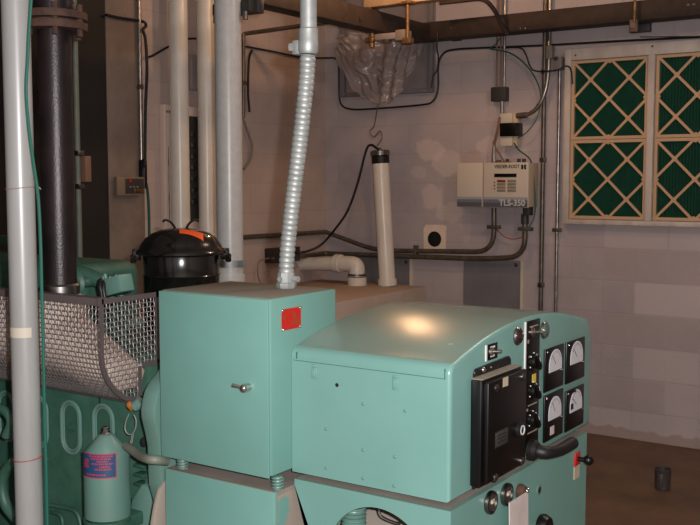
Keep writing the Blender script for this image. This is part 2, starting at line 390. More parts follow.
# plastic sheet: crumpled swag
bm = bmesh.new(); nu, nv = 56, 40; G = []
xa, xb = -4.11, -3.38
for i in range(nu + 1):
    u = i / nu; colv = []
    top = 2.66; dep = .10 + .42 * (math.sin(PI * u) ** .8) * (1 + .06 * math.sin(11 * u)) + .02 * noise.noise(Vector((u * 14, 0, 5)))
    for j in range(nv + 1):
        v = j / nv
        x = xa + (xb - xa) * (u + .10 * math.sin(PI * v) * (.5 - u)); z = top - dep * v
        n1 = noise.noise(Vector((u * 5, v * 3.5, 3))) ; n2 = noise.noise(Vector((u * 13 + v * 5, v * 8, 9)))
        fold = math.sin((u * 1.1 + .55 * abs(u - .52) * v * 2) * 22 + v * 3) * .022 * (1 - .4 * v)
        n3 = abs(noise.noise(Vector((u * 9 - v * 4, v * 6 + u * 3, 21)))); n4 = abs(noise.noise(Vector((u * 22, v * 15, 31))))
        y = YB - .14 + .028 * n1 + .014 * n2 + 1.2 * fold + .03 * (u - .5) ** 2 - .05 * n3 - .012 * n4
        z += .03 * n2 * v; colv.append(bm.verts.new((x, min(y, YB - .062), z)))
    G.append(colv)
for i in range(nu):
    for j in range(nv): bm.faces.new((G[i][j], G[i + 1][j], G[i + 1][j + 1], G[i][j + 1]))
w = MB(); w.bm.free(); w.bm = bm
ps = obj('plastic_sheet', w, 'plastic_sheet', sharp=180)
sm = ps.modifiers.new('thick', 'SOLIDIFY'); sm.thickness = .0008
tag(ps, 'crumpled clear plastic sheet bunched up over the grey wall panel', 'plastic sheet')
# fittings hanging in front of the sheet
q1 = PY(372, 40, 5.2)
t = thing('gas_valve', 'tarnished brass valve hanging under the overhead beam, left of the small grey box', 'valve', q1)
obj('body', MB().sphere(q1, .024, (1, .9, 1.1)).cyl(q1 + Vector((0, 0, -.045)), q1 + Vector((0, 0, .04)), .016, 14), 'brass', t)
obj('stem', MB().cyl(q1 + Vector((0, 0, .03)), (q1.x, q1.y, 2.536), .010, 10), 'rust', t)
obj('cap', MB().cyl(q1 + Vector((-.04, 0, 0)), q1 + Vector((-.02, 0, 0)), .018, 8), 'brass', t)
r1 = PY(378, 43, 5.2); r2 = PY(399, 33, 5.2); r3 = PY(408, 30, 5.2)
t = thing('junction_box', 'small grey junction box with a pale end hanging below the overhead beam', 'box', r1)
obj('box', MB().box((r1.x, 5.16, r1.z + .01), (r2.x, 5.24, r2.z), .004), 'panel_grey', t)
obj('cover', MB().box((r2.x, 5.155, r2.z - .05), (r3.x, 5.245, r3.z), .004), 'cable_grey', t, label='pale end cover')
mb = MB()
obj('knuckle', MB().box((r1.x + .05, 5.15, r1.z - .008), (r1.x + .10, 5.2, r1.z + .012), .004), 'conduit_dark', t)
h = PY(407.5, 40, 5.12)
t = thing('hanger_rod', 'brass rod and clamp hanging from the cream channel past the grey junction box', 'rod', h)
obj('rod', MB().cyl((h.x, 5.12, h.z), (h.x, 5.12, chz + .02), .0105, 12), 'brass', t)
obj('clamp', MB().box((h.x - .03, 5.1, h.z - .02), (h.x + .03, 5.145, h.z + .012), .004), 'brass', t)
obj('top_clip', MB().box((h.x - .035, 5.10, chz - .02), (h.x + .035, 5.17, chz - .004), .003), 'brass', t)
obj('arm', MB().tube(fillet([(h.x, 5.12, chz - .04), (h.x - .05, 5.13, chz - .012), (h.x - .18, 5.16, chz - .012)], .03), .007, 10), 'conduit_dark', t)
# twine hanging from the sheet
mb = MB().tube(spline([PY(378, 78, 5.9), PY(379, 95, 5.95), PY(377, 110, 6.0), PY(374, 126, 6.03), PY(370, 131, 6.03), PY(374, 137, 6.03), PY(380, 131, 6.03), PY(382, 138, 6.02), PY(377, 146, 6.02)]), .004, 6)
tag(obj('string', mb, 'brass'), 'tan string dangling from the plastic sheet towards the upright pipe', 'string')

# ================================================================== AIR FILTER BANK
FX0, FX1, FZ0, FZ1 = -2.41, -1.29, 1.345, 2.44
t = thing('filter_frame', 'white painted wooden frame holding four green air filters on the back wall', 'frame', (FX0, YB, FZ0))
obj('side_rail', MB().box((FX0, YB - .06, FZ0), (FX0 + .04, YB, FZ1), .003), 'white_wood', t)
obj('side_rail', MB().box((FX1 - .05, YB - .06, FZ0), (FX1, YB, FZ1), .003), 'white_wood', t)
obj('mullion', MB().box((-1.882, YB - .065, FZ0 + .03), (-1.842, YB, 2.37), .003), 'white_wood', t)
obj('top_rail', MB().box((FX0 + .04, YB - .06, 2.37), (FX1 - .05, YB, FZ1), .003), 'white_wood', t)
obj('bottom_rail', MB().box((FX0 + .04, YB - .06, FZ0), (FX1 - .05, YB, FZ0 + .03), .003), 'white_wood', t)
for x, z in ((-2.34, 2.40), (-1.86, 2.42)):
    obj('screw', MB().sphere((x, YB - .06, z), .006), 'dark_grey', t)
def make_filter():
    t = bpy.data.objects.new('air_filter', None); COL.objects.link(t)
    W, H = .484, .492
    mb = MB(); n = 25; prev = None
    for i in range(n * 2 + 1):
        x = .012 + (W - .024) * i / (n * 2); y = -.018 if i % 2 else .009
        a = mb.bm.verts.new((x, y, .01)); b = mb.bm.verts.new((x, y, H - .01))
        if prev: mb.bm.faces.new((prev[0], a, b, prev[1]))
        prev = (a, b)
    obj('pleated_media', mb, 'pleats', t, sharp=10)
    mb = MB(); e = .018; y0, y1 = -.028, -.020
    for lo, hi in (((0, -.03, 0), (e, 0, H)), ((W - e, -.03, 0), (W, 0, H)), ((e, -.03, 0), (W - e, 0, e)), ((e, -.03, H - e), (W - e, 0, H))): mb.box(lo, hi)
    cnt = [0]
    def strut(a, b, w=.0155):
        a = Vector((a[0] * W, 0, a[1] * H)); b = Vector((b[0] * W, 0, b[1] * H)); d = (b - a).normalized(); s = Vector((-d.z, 0, d.x)) * w / 2
        cnt[0] += 1; yy = y0 + .0005 * cnt[0]; mb.prism([v + Vector((0, yy, 0)) for v in (a - s, b - s, b + s, a + s)], (0, y1 - y0, 0))
    for a, b in (((0, 0), (1, 1)), ((0, .5), (.5, 1)), ((.5, 0), (1, .5)), ((0, 1), (1, 0)), ((0, .5), (.5, 0)), ((.5, 1), (1, .5))): strut(a, b)
    for u, v in ((.25, .25), (.75, .25), (.5, .5), (.25, .75), (.75, .75)):
        mb.prism([(u * W + .016 * math.cos(k * PI / 4), y0, v * H + .016 * math.sin(k * PI / 4)) for k in range(8)], (0, y1 - y0 - .0007, 0))
    for u, v, du, dv in ((0, 0, 1, 1), (1, 0, -1, 1), (0, 1, 1, -1), (1, 1, -1, -1)):      # rounded corners of the cut-outs
        mb.prism([(u * W, y0 - .0006, v * H), (u * W + du * .036, y0 - .0006, v * H), (u * W, y0 - .0006, v * H + dv * .036)], (0, y1 - y0, 0))
    for u, v, h in ((.5, 0, 1), (.5, 1, -1)):
        mb.prism([(u * W - .04, y0 - .0009, v * H), (u * W + .04, y0 - .0009, v * H), (u * W, y0 - .0009, v * H + h * .03)], (0, y1 - y0, 0))
    for u, v, h in ((0, .5, 1), (1, .5, -1)):
        mb.prism([(u * W, y0 - .0012, v * H - .04), (u * W, y0 - .0012, v * H + .04), (u * W + h * .03, y0 - .0012, v * H)], (0, y1 - y0, 0))
    obj('cardboard_frame', mb, 'cardboard', t)
    return t
def copy_tree(o, parent=None):
    c = o.copy(); COL.objects.link(c)
    if parent: c.parent = parent
    for ch in list(o.children): copy_tree(ch, c)
    return c
proto = make_filter()
for i, (x, z, lab) in enumerate(((-2.368, 1.876, 'upper left of the four green pleated air filters in the white frame'),
                                 (-1.838, 1.876, 'upper right of the four green pleated air filters, cut by the picture edge'),
                                 (-2.368, 1.380, 'lower left of the four green pleated air filters in the white frame'),
                                 (-1.838, 1.380, 'lower right of the four green pleated air filters, cut by the picture edge'))):
    o = proto if i == 0 else copy_tree(proto)
    o.location = (x, YB - .012, z); tag(o, lab, 'air filter', 'pleated air filters on the wall')

# ================================================================== TANK MONITOR CONSOLE
CX0, CX1, CZ0, CZ1 = -3.195, -2.685, 1.44, 1.738; CY = 5.92
CY = 5.89
A = PY(457, 163, CY); B = PY(528, 208, CY); CX0, CX1, CZ1, CZ0 = A.x, B.x, A.z, B.z
t = thing('monitor_console', 'cream wall console with keypad, small display and grey bottom band', 'console', (CX0, YB, CZ0))
obj('housing', MB().box((CX0 + .004, CY + .02, CZ0 + .004), (CX1 - .001, YB, CZ1 - .004), .006), 'console_side', t)
sx_ = CX0 + (CX1 - CX0) * .375
for nm, xa, xb in (('side_door', CX0, sx_ - .003), ('front_door', sx_ + .003, CX1)):
    obj(nm, MB().box((xa, CY, CZ0), (xb, CY + .02, CZ1), .004), 'cream_plastic', t)
    h = CZ1 - CZ0
    for kk, (za, zb, mm) in enumerate(((.18, .235, 'band_light'), (.11, .18, 'band_grey'), (.01, .11, 'band_dark'))):
        obj('band', MB().box((xa + .004, CY - .0015, CZ0 + h * za), (xb - .004, CY, CZ0 + h * zb)), mm, t)
W = CX1 - CX0; H = CZ1 - CZ0
def con(u, v): return (CX0 + W * u, CY, CZ1 - H * v)       # u,v fractions from top left
def conbox(u0, v0, u1, v1, th): a, b = con(u0, v0), con(u1, v1); return (a[0], CY - th, b[2]), (b[0], CY, a[2])
obj('display', MB().box(*conbox(.535, .245, .84, .325, .004), .001), 'panel_black', t)
for r in range(4):
    for c_ in range(2):
        u = .575 + c_ * .145; v = .385 + r * .07
        obj('key', MB().box(*conbox(u, v, u + .115, v + .052, .004), .001), 'red_key' if (r == 0 and c_ == 0) else 'key_grey', t, label='red alarm key' if (r == 0 and c_ == 0) else None)
for r, mm in enumerate(('red_key', 'black_print', 'red_key')):
    v = .44 + r * .07; obj('status_light', MB().box(*conbox(.53, v - .014, .548, v + .014, .004)), mm, t)
a = con(.535, .125); obj('lettering', text_mb('VEEDER-ROOT', .031, TR((a[0], CY - .0008, a[2])) @ TOY, bold=.0006, width=W * .345), 'black_print', t, label='black lettering')
mb = MB()
for u in (.90, .94):
    mb.box(*conbox(u, .05, u + .028, .10, .001)); mb.box(*conbox(u, .105, u + .028, .155, .001))
mb.box(*conbox(.91, .095, .955, .11, .001)); obj('emblem', mb, 'black_print', t, label='black block emblem')
a = con(.605, .955); obj('lettering', text_mb('TLS-350', .056, TR((a[0], CY - .002, a[2])) @ TOY, bold=.0012, width=W * .355), 'white_print', t, label='white lettering')
mb = MB().box((CX1 - .055, YB - .12, CZ0 - .05), (CX1 - .01, YB - .05, CZ0 + .004), .004); obj('cable_entry', mb, 'dark_grey', t)
mb = MB()
for u in (.62, .78, .85): mb.cyl((CX0 + W * u, YB - .06, CZ1 - .004), (CX0 + W * u, YB - .06, CZ1 + .025), .012, 10)
obj('cable_gland', mb, 'dark_grey', t)
obj('cable_gland', MB().cyl((CX0 + W * .50, YB - .06, CZ1 - .004), (CX0 + W * .50, YB - .06, CZ1 + .02), .016, 10).box((CX0 + W * .45, YB - .08, CZ1 + .002), (CX0 + W * .66, YB - .04, CZ1 + .008)), 'brass', t)

# stack of small boxes above the console
def wbox(x0, y0, x1, y1, Yf, Yb=YB):
    a = PY(x0, y1, Yf); b = PY(x1, y0, Yf); return (a.x, Yf, a.z), (b.x, Yb, b.z)
t = thing('relay_box', 'small cream relay box with a black middle above the console', 'box', PY(510, 146, 5.97))
obj('upper_case', MB().box(*wbox(500, 113, 512, 123.5, 5.97), .003), 'cream_plastic', t)
obj('lower_case', MB().box(*wbox(500, 136, 512, 146, 5.97), .003), 'cream_plastic', t)
obj('side_case', MB().box(*wbox(512, 113, 517.5, 146, 5.985), .003), 'console_side', t)
obj('cover', MB().box(*wbox(499.5, 122.5, 516.5, 136.5, 5.95), .004), 'panel_black', t, label='black cover')
t = thing('pull_box', 'small dark grey pull box under the thin overhead conduits', 'box', PY(498, 102, 5.99))
obj('body', MB().box(*wbox(490.5, 86.5, 505.5, 101.5, 5.99), .004), 'dark_grey', t)
obj('nipple', MB().cyl(PY(502, 101, 6.01), PY(502, 113, 6.01), .012, 12), 'emt', t)

def conduit(name, pts, r, mt, label, cat='conduit', fil=.1, group=None, straps=(), n=12, strapm='conduit_dark', extra=None):
    t = thing(name, label, cat, Vector(pts[-1]), group)
    obj('run', MB().tube(fillet(pts, fil), r, n), mt, t)
    for (p, ax) in straps:
        p = Vector(p); mb = MB()
        if ax == 'z': mb.box(p + Vector((-r * 2.6, -r - .003, -.012)), p + Vector((r * 2.6, r + .002, .012)), .002)
        elif ax == 'x': mb.box(p + Vector((-.012, -r - .003, -r * 2.4)), p + Vector((.012, r + .002, r * 2.4)), .002)
        else: mb.box(p + Vector((-r - .003, -r - .003, -.014)), p + Vector((r + .003, r + .003, .014)), .002)
        obj('strap', mb, strapm, t)
    return t
Yw = 6.035
# thin conduits from above to the pull box
for k, (px, lab, mm) in enumerate(((496.5, 'left thin tan wire conduit dropping to the dark pull box', 'cable_brown'), (500.5, 'middle thin tan wire conduit dropping to the dark pull box', 'cable_brown'), (504, 'right thin bright conduit dropping to the dark pull box', 'emt'))):
    q = PY(px, 88, 6.02); conduit('thin_conduit', [(q.x, 6.02, HC), (q.x, 6.02, q.z)], .009 if k == 2 else .006, mm, lab)
# dark hanging pipe end at the upper right of centre
mb = MB().tube(fillet([PY(440, 3, 5.55), PY(485, -2, 5.6), PY(496, 12, 5.7), PY(499, 20, 5.76), PY(507, 34, 5.82)], .12), .014, 12)
tag(obj('curved_pipe', mb, 'beam'), 'brown pipe bending down onto the back beam above the pull box', 'pipe')
# EMT bend up from the relay box
t = conduit('bent_conduit', [*spline([PY(519, 116, 5.995), PY(528, 114.5, 5.995), PY(536, 109, 5.995), PY(542, 100, 5.995), PY(546, 88, 5.995), PY(548, 74, 5.998), PY(548.7, 60, 6.0)], 5), PY(549.5, 40, 6.02), (PY(549.5, 40, 6.02).x, 6.02, HC)], .014, 'emt', 'bright bent conduit curving up from the relay box', fil=.12)
obj('connector', MB().cyl(PY(517, 116, 5.995), PY(527, 115, 5.995), .02, 10), 'conduit_dark', t)
obj('conduit_body', MB().box(*wbox(545.5, 45, 552, 59, 5.985, 6.035), .006), 'cable_grey', t)
# two tall vertical conduits right of the console
q = PY(541, 306, Yw); conduit('wall_conduit', [(q.x, 6.03, HC), (q.x, 6.03, .2)], .015, 'conduit_dark', 'dark vertical conduit just right of the console', straps=[((q.x, 6.03, PY(541, y, 6.03).z), 's') for y in (72, 160, 285)], strapm='steel')
q = PY(556, 306, Yw); t = conduit('wall_conduit', [(q.x, 6.03, PY(556, 66, Yw).z), (q.x, 6.03, .2)], .011, 'emt', 'bright vertical conduit just left of the white filter frame', straps=[((q.x, 6.03, PY(556, 230, 6.03).z), 'z')])
obj('switch_box', MB().box(*wbox(553, 56.5, 561.5, 70, 5.99, 6.045), .004), 'cable_grey', t)
obj('switch_knob', MB().sphere(PY(556, 58.5, 5.985), .013), 'dark_grey', t)
# conduit stub between relay box and console, conduits leaving the console below
q = PY(494, 130, 6.0); conduit('conduit_stub', [PY(494, 141, 6.0), PY(494, 164.5, 6.0)], .009, 'emt', 'short bright conduit entering the top of the console')
e1 = [PY(494, 208, 6.0), PY(494, 252, 6.0), PY(376, 250.5, 6.0), PY(327, 232.5, 6.0), (XL + .03, 6.0, PY(327, 232, 6.0).z), (XL + .03, 5.0, PY(327, 232, 6.0).z + .005), (XL + .03, 4.6, PY(327, 232, 6.0).z)]
conduit('wall_conduit', e1, .017, 'conduit_dark', 'upper of two dark conduits from the console, bending down then running left', fil=.14, straps=[(PY(494, 227, 6.0), 'z'), (PY(416, 251, 6.0), 'x')])
e2 = [PY(525, 216, 5.97), PY(525, 257, 5.98), PY(480, 259, 6.0), PY(327, 253.5, 5.98), (XL + .04, 5.96, PY(327, 253.5, 5.98).z), (XL + .04, 5.42, PY(300, 253.5, 5.98).z)]
t = conduit('wall_conduit', e2, .018, 'conduit_dark', 'lower of two dark conduits from the console with a rounder bend', fil=.2, straps=[(PY(525.5, 229, 5.975), 'z')])
obj('connector', MB().cyl(PY(525, 214, 5.97), PY(525, 224, 5.97), .025, 12), 'dark_grey', t)
def cable(name, pts, r, mt, label, cat='cable', n=8, kind=spline): return tag(obj(name, MB().tube(kind(pts), r, n), mt), label, cat)
cable('wire', [PY(496, 229, 6.0), PY(505, 237, 6.0), PY(514, 239, 6.0), PY(523, 237, 5.98)], .003, 'cable_red', 'thin red wire sagging between the two conduits below the console')
# black cable across both walls
R_ = [PY(700, 37, 6.035), PY(620, 41, 6.035), PY(540, 45.5, 6.035), PY(480, 48, 6.035), PY(455, 49.5, 6.035), PY(444, 53, 6.035), PY(438.5, 64, 6.035), PY(438, 88, 6.03), PY(433, 101, 6.02), PY(420, 105, 6.02), PY(370, 109, 6.02), PY(350, 109, 6.02), PY(341, 104, 6.02), PY(339, 90, 6.02), PY(338.5, 66, 6.02), PY(335, 58.5, 6.02), PY(328, 58, 6.03),
      PX(318, 58, XL + .02), PX(300, 57, XL + .02), PX(270, 51, XL + .02), PX(243, 46, XL + .02), PX(215, 40, XL + .02), PX(187, 39, XL + .02), PX(168, 47, XL + .02), PX(152, 56, XL + .02), PX(146, 57, XL + .03)]
cable('cable', R_, .007, 'cable_black', 'long black cable looping under the plastic sheet and along both walls')
cable('cable', [PY(700, 36.5, 5.99), PY(640, 37, 5.99)], .003, 'cable_black', 'thin black cable end at the top right edge above the filters')
cable('cable', [PY(437.5, 32, 5.835), PY(437, 48, 5.84), PY(438.5, 58, 5.99), PY(437, 70, 6.02), PY(433, 77, 6.0), PY(431.5, 88, 5.99)], .005, 'cable_black', 'short black cable dropping from the corner of the beams')
cable('cable', [PY(500, 48, 6.02), PY(520, 48, 6.02), PY(526, 55, 6.01), PY(530, 66, 6.0), PY(536, 71, 5.99), PY(555, 70.5, 5.975), PY(566, 66, 5.985), PY(571, 70, 5.985), PY(572.5, 84, 5.975)], .005, 'cable_black', 'black cable curling past the small switch box to the filter frame')
cable('wire', [PY(490, 49, 6.01), PY(510, 53, 6.0), PY(527, 66, 6.0), PY(538, 84, 6.0), PY(541, 100, 6.0), PY(537, 105, 5.98)], .005, 'cable_green', 'green ground wire arching down from the long black cable')
cable('wire', [PY(490, 48, 6.015), PY(496, 44, 6.01), PY(500, 38, 5.98)], .004, 'cable_green', 'short green wire rising to the back beam above the pull box')
cable('wire', [PY(541, 104, 6.0), PY(536, 120, 5.99), PY(527, 132, 5.98), PY(518, 138, 5.975)], .004, 'cable_green', 'green wire sagging from the dark conduit to the relay box')
cable('wire', [PY(514, 143, 5.965), PY(519, 150, 5.95), PY(529, 158, 5.95), PY(532, 166, 5.97), PY(534, 185, 5.98), PY(535.5, 205, 5.99), PY(533, 220, 5.99), PY(526, 231, 5.95)], .005, 'cable_green', 'green wire looping down the right side of the console')
cable('cable', [PY(500, 117, 5.96), PY(498, 132, 5.96), PY(495, 146, 5.97), PY(499, 153, 5.97), PY(505, 163, 5.99)], .006, 'cable_brown', 'brown cable pair running from the relay box into the console, right strand')
cable('cable', [PY(499.3, 117, 5.975), PY(496.5, 132, 5.975), PY(493, 147, 5.98), PY(492, 163, 5.99)], .005, 'cable_brown', 'brown cable pair running from the relay box into the console, left strand')
# device above the filters, on the wall below the beam
t = thing('wall_sensor', 'small grey cable clamp with wire under the beam above the filters', 'clamp', PY(634, 31, 6.0))
obj('bracket', MB().box(*wbox(629, 19, 650, 33, 6.01), .004), 'dark_grey', t)
obj('body', MB().box(*wbox(629, 19, 637.5, 32, 5.83, 5.848), .004).cyl(PY(633, 25, 5.83), PY(633, 25, 5.815), .018, 14), 'cable_brown', t)
obj('wire', MB().cyl(PY(634.5, 22, 5.825), (PY(634.5, 20, 5.825).x, 5.825, HC), .008, 8), 'brass', t)
# grey plates low on the wall
for (x0_, y0_, x1_, y1_, lab, rv) in ((463, 261, 521, 330, 'grey steel plate on the wall below the console conduits', (516, 265)), (352, 258, 410, 325, 'grey steel plate on the wall behind the upright white pipe', (406, 262))):
    t = thing('wall_plate', lab, 'plate', PY(x0_, y1_, 6.04))
    lo, hi = wbox(x0_, y0_, x1_, y1_, 6.042); obj('plate', MB().box(lo, hi), 'plate_grey', t)
    obj('edge_strip', MB().box((hi[0], 6.036, lo[2]), (hi[0] + .02, YB, hi[2])), 'cream_plastic', t, label='pale edge strip')
    obj('rivet', MB().sphere(PY(rv[0], rv[1], 6.042), .013, (1, .6, 1)), 'dark_grey', t)

# ================================================================== FLOOR TANK, PVC RISERS (back corner)
TZ = .89
mb = MB().box((-4.28, 4.85, .06), (-3.375, 5.955, TZ), .012)
t = thing('storage_tank', 'low beige rectangular tank with a dusty brown top in the back corner', 'tank', (-3.8, 5.3, 0))
obj('shell', mb, 'tank', t)
for x, y in ((-4.2, 4.93), (-3.45, 4.93), (-4.2, 5.88), (-3.45, 5.88)): obj('foot', MB().box((x - .05, y - .05, 0), (x + .05, y + .05, .07)), 'dark_grey', t)
# upright vent pipe
b0 = PZ(387.5, 286, TZ); b0 = Vector((b0.x, b0.y, TZ)); tp = PY(380.5, 160, b0.y)
t = thing('vent_pipe', 'upright cream plastic pipe with a metal cap standing on the beige tank', 'pipe', b0)
obj('pipe', MB().cyl(b0, tp, .057, 28), 'pvc', t)
dirv = (tp - b0).normalized(); s0 = b0 + dirv * .005
obj('coupling', MB().cyl(s0, b0 + dirv * .05, .066, 28), 'pvc', t)
obj('rubber_sleeve', MB().tube([tp - dirv * .025, tp - dirv * .02, tp + dirv * .022, tp + dirv * .027], [.058, .062, .062, .058], 24), 'black_rubber', t, label='black rubber sleeve')
obj('cap', MB().tube([tp + dirv * .026, tp + dirv * .03, tp + dirv * .06, tp + dirv * .066], [.06, .067, .067, .06], 24).sphere(tp + dirv * .07, .014), 'steel', t, label='metal cap')
cable('cable', [tp + Vector((-.02, -.0, .075)), PY(371, 145, b0.y), PY(366, 151, b0.y), PY(358, 182, b0.y), PY(348, 210, b0.y), PY(336, 228, b0.y), PY(322, 244, b0.y), PY(308, 251, 5.3), PY(295, 253, 5.2), PX(279, 254, XL + .09)], .0085, 'cable_black', 'black cable hanging in a curve from the capped upright pipe')
# elbow pipe
eb = PZ(357, 285, TZ); ez = PY(350, 264, eb.y).z
t = thing('drain_pipe', 'horizontal cream plastic pipe with an elbow down into the beige tank', 'pipe', (eb.x, eb.y, TZ))
obj('pipe', MB().cyl((XL, eb.y, ez - .02), (eb.x - .12, eb.y, ez), .048, 24), 'pvc', t)
obj('elbow', MB().tube(fillet([(eb.x - .17, eb.y, ez), (eb.x, eb.y, ez), (eb.x, eb.y, TZ + .06)], .13, 10), .056, 24), 'pvc', t)
obj('hub', MB().cyl((eb.x - .18, eb.y, ez), (eb.x - .135, eb.y, ez), .064, 24), 'pvc', t)
obj('hub', MB().cyl((eb.x, eb.y, TZ), (eb.x, eb.y, TZ + .055), .068, 24), 'pvc', t)
obj('clamp', MB().cyl((eb.x, eb.y, TZ + .065), (eb.x, eb.y, TZ + .08), .062, 24), 'steel', t)
# junction box on the left wall with a loop of wire
q = PX(272, 256, XL); t = thing('junction_box', 'dark grey junction box on the left wall behind the flexible conduit', 'box', q)
a = PX(264.5, 263, XL); b = PX(281, 247, XL)
obj('box', MB().box((XL, a.y, a.z), (XL + .08, b.y + .12, b.z), .004), 'dark_grey', t)
obj('lever', MB().sphere((XL + .09, a.y - .02, a.z + .035), .012), 'steel', t)
cable('wire', [(XL + .06, a.y - .02, a.z + .04), PX(259, 262, XL + .05), PX(258, 275, XL + .05), PX(261, 285, XL + .05), PX(262, 294, XL + .05)], .005, 'cable_grey', 'thin grey wire loop hanging left of the dark junction box')
# ================================================================== TALL RISERS BY THE LEFT WALL
for (xt, xb, lab, Xp) in ((178.5, 180.5, 'left of the two cream plastic riser pipes behind the black air cleaner', -4.18), (205, 208.5, 'right of the two cream plastic riser pipes, next to the grey riser', -4.18)):
    q = PX((xt + xb) / 2, 120, Xp); t = thing('riser_pipe', lab, 'pipe', (q.x, q.y, 0), 'cream plastic risers')
    obj('pipe', MB().cyl((q.x, q.y, 0), (q.x, q.y, HC), .056, 28), 'pvc', t)
    obj('coupling', MB().tube([(q.x, q.y, .3), (q.x, q.y, .42)], .066, 28), 'pvc', t)
gq = Vector((-2.97, 3.42, 0)); d_ = ray(229, 140); k_ = gq.y / d_[1]; gq.x = d_[0] * k_
t = thing('conduit_riser', 'thick grey metal riser pipe beside the flexible conduit, clamped near its foot', 'pipe', gq)
obj('pipe', MB().cyl((gq.x, gq.y, 0), (gq.x, gq.y, HC), .06, 32), 'grey_pipe', t)
gz = PY(229, 263, gq.y).z
obj('clamp', MB().cyl((gq.x, gq.y, gz - .016), (gq.x, gq.y, gz + .016), .0635, 32).box((gq.x + .05, gq.y - .02, gz - .014), (gq.x + .095, gq.y + .0, gz + .014), .003), 'galvanised', t)
obj('joint', MB().cyl((gq.x, gq.y, gz - .16), (gq.x, gq.y, gz - .05), .068, 32), 'grey_pipe', t)
zt = PY(229, 8, gq.y).z
t = thing('strut_bracket', 'dark steel strut clamped across the grey riser at the top of the picture', 'bracket', (gq.x, gq.y, zt))
obj('strut', MB().box((gq.x - .115, gq.y + .064, zt - .02), (gq.x + .12, gq.y + .11, zt + .045), .003), 'dark_grey', t)
for s, lx in ((-1, -.088), (1, .085)):
    obj('clamp_ear', MB().box((gq.x + lx - .022, gq.y + .02, zt - .02), (gq.x + lx + .022, gq.y + .062, zt + .03), .003), 'dark_grey', t)
    obj('bolt', MB().cyl((gq.x + lx, gq.y + .02, zt - .055), (gq.x + lx, gq.y + .02, zt - .02), .012, 10), 'steel', t)
obj('hanger', MB().cyl((gq.x - .1, gq.y + .088, zt + .04), (gq.x - .1, gq.y + .088, HC), .006, 8), 'steel', t)
# thin bar along X and short conduits on the left wall
y_ = 5.05; q = PX(243, 33, XL + .02)
mb = MB().tube(fillet([PY(243, 47, q.y), PY(242.5, 34, q.y), PY(300, 26, q.y), PY(342, 20.5, q.y)], .03), .014, 10)
tag(obj('conduit', mb, 'conduit_dark'), 'dark conduit from the left wall out to the overhead beam', 'conduit')
conduit('thin_conduit', [PX(243.5, 34, XL + .03), PX(243.5, 118, XL + .03)], .012, 'conduit_dark', 'dark vertical conduit on the left wall just right of the grey riser', straps=[(PX(244, 83, XL + .03), 's')])
cable('cable', [PX(252, 50, XL + .03), PX(249, 60, XL + .03), PX(248, 90, XL + .03), PX(249.5, 112, XL + .03)], .008, 'cable_black', 'short black cable hanging down from the long cable beside the grey riser')
cable('cable', [PX(242, 116, XL + .04), PX(247, 130, XL + .04), PX(252, 146, XL + .04), PX(250, 160, XL + .04), PX(244, 169, XL + .05)], .009, 'cable_grey', 'grey cable loop at the right side of the grey riser')
# cream electrical panel and grey box behind the risers
a = PX(160.5, 238, XL); b = PX(199, 108, XL)
t = thing('wall_cabinet', 'cream electrical cabinet on the left wall half hidden by the plastic risers', 'cabinet', (XL, a.y, a.z))
obj('body', MB().box((XL, a.y, a.z), (XL + .045, b.y, b.z), .004), 'cream_panel', t)
c0 = PX(186, 205, XL); c1 = PX(198, 124, XL); obj('door', MB().box((XL + .045, a.y + .16, a.z + .1), (XL + .055, b.y - .02, b.z - .06), .003), 'dark_grey', t, label='dark door')
for k in range(7):
    zz = a.z + .2 + k * .07; obj('latch', MB().box((XL + .055, a.y + .205, zz), (XL + .066, a.y + .25, zz + .03), .004), 'steel', t)
pts_ = [Vector((XL + .046, a.y + .032 + .004 * noise.noise(Vector((k * .7, 2, 0))), a.z + .1 + k * .03)) for k in range(16)]
obj('scratch', MB().tube(pts_, [.0012 + .003 * abs(noise.noise(Vector((k * 1.3, 5, 1)))) for k in range(16)], 6), 'black_print', t)
for k in range(3): obj('mark', MB().box((XL + .045, a.y + .02 + k * .02, b.z - .05), (XL + .047, a.y + .028 + k * .02, b.z - .035)), 'black_print', t)
obj('edge', MB().box((XL + .045, a.y + .07, a.z + .02), (XL + .052, a.y + .085, b.z - .12)), 'white_print', t)
a = PX(187, 90, XL); b = PX(197, 56, XL)
t = thing('wall_box', 'grey steel box on the left wall seen between the two plastic risers', 'box', (XL, a.y, a.z))
obj('body', MB().box((XL, a.y, a.z), (XL + .04, b.y, b.z), .004), 'panel_grey', t)
obj('knob', MB().sphere((XL + .045, a.y + .07, (a.z + b.z) / 2 - .02), .018), 'cream_plastic', t)
# conduit, connector and cables at the pillar
Xc = XL + .06; q = PX(140.5, 100, Xc)
t = conduit('thin_conduit', [(Xc, q.y, HC), (Xc, q.y, PX(141, 166, Xc).z)], .011, 'emt', 'bright thin conduit on the corner of the concrete pillar', straps=[((Xc, q.y, PX(141, 87, Xc).z), 's')])
zc = PX(144, 174, Xc).z; obj('connector', MB().tube([(Xc, q.y + .01, zc + .09), (Xc, q.y + .01, zc + .075), (Xc, q.y + .01, zc - .075), (Xc, q.y + .01, zc - .085)], [.014, .024, .024, .014], 14), 'panel_black', t, label='black connector')
cable('cable', [PX(106, 15, XL + .06), PX(120, 18, XL + .06), PX(137, 20.5, XL + .06), PX(144, 22, XL + .07), PX(146, 26, XL + .08), PX(143, 30, XL + .08), PX(145.5, 40, XL + .08), PX(147, 70, XL + .08), PX(145.5, 110, XL + .08), PX(145, 166, XL + .09)], .009, 'cable_black', 'black cable crossing the concrete pillar and dropping beside its conduit')
cable('cable', [PX(146.5, 184, XL + .07), PX(148, 196, XL + .06), PX(149, 215, XL + .06), PX(149.5, 245, XL + .06)], .008, 'cable_green', 'dark green cable dropping from the black connector beside the pillar')
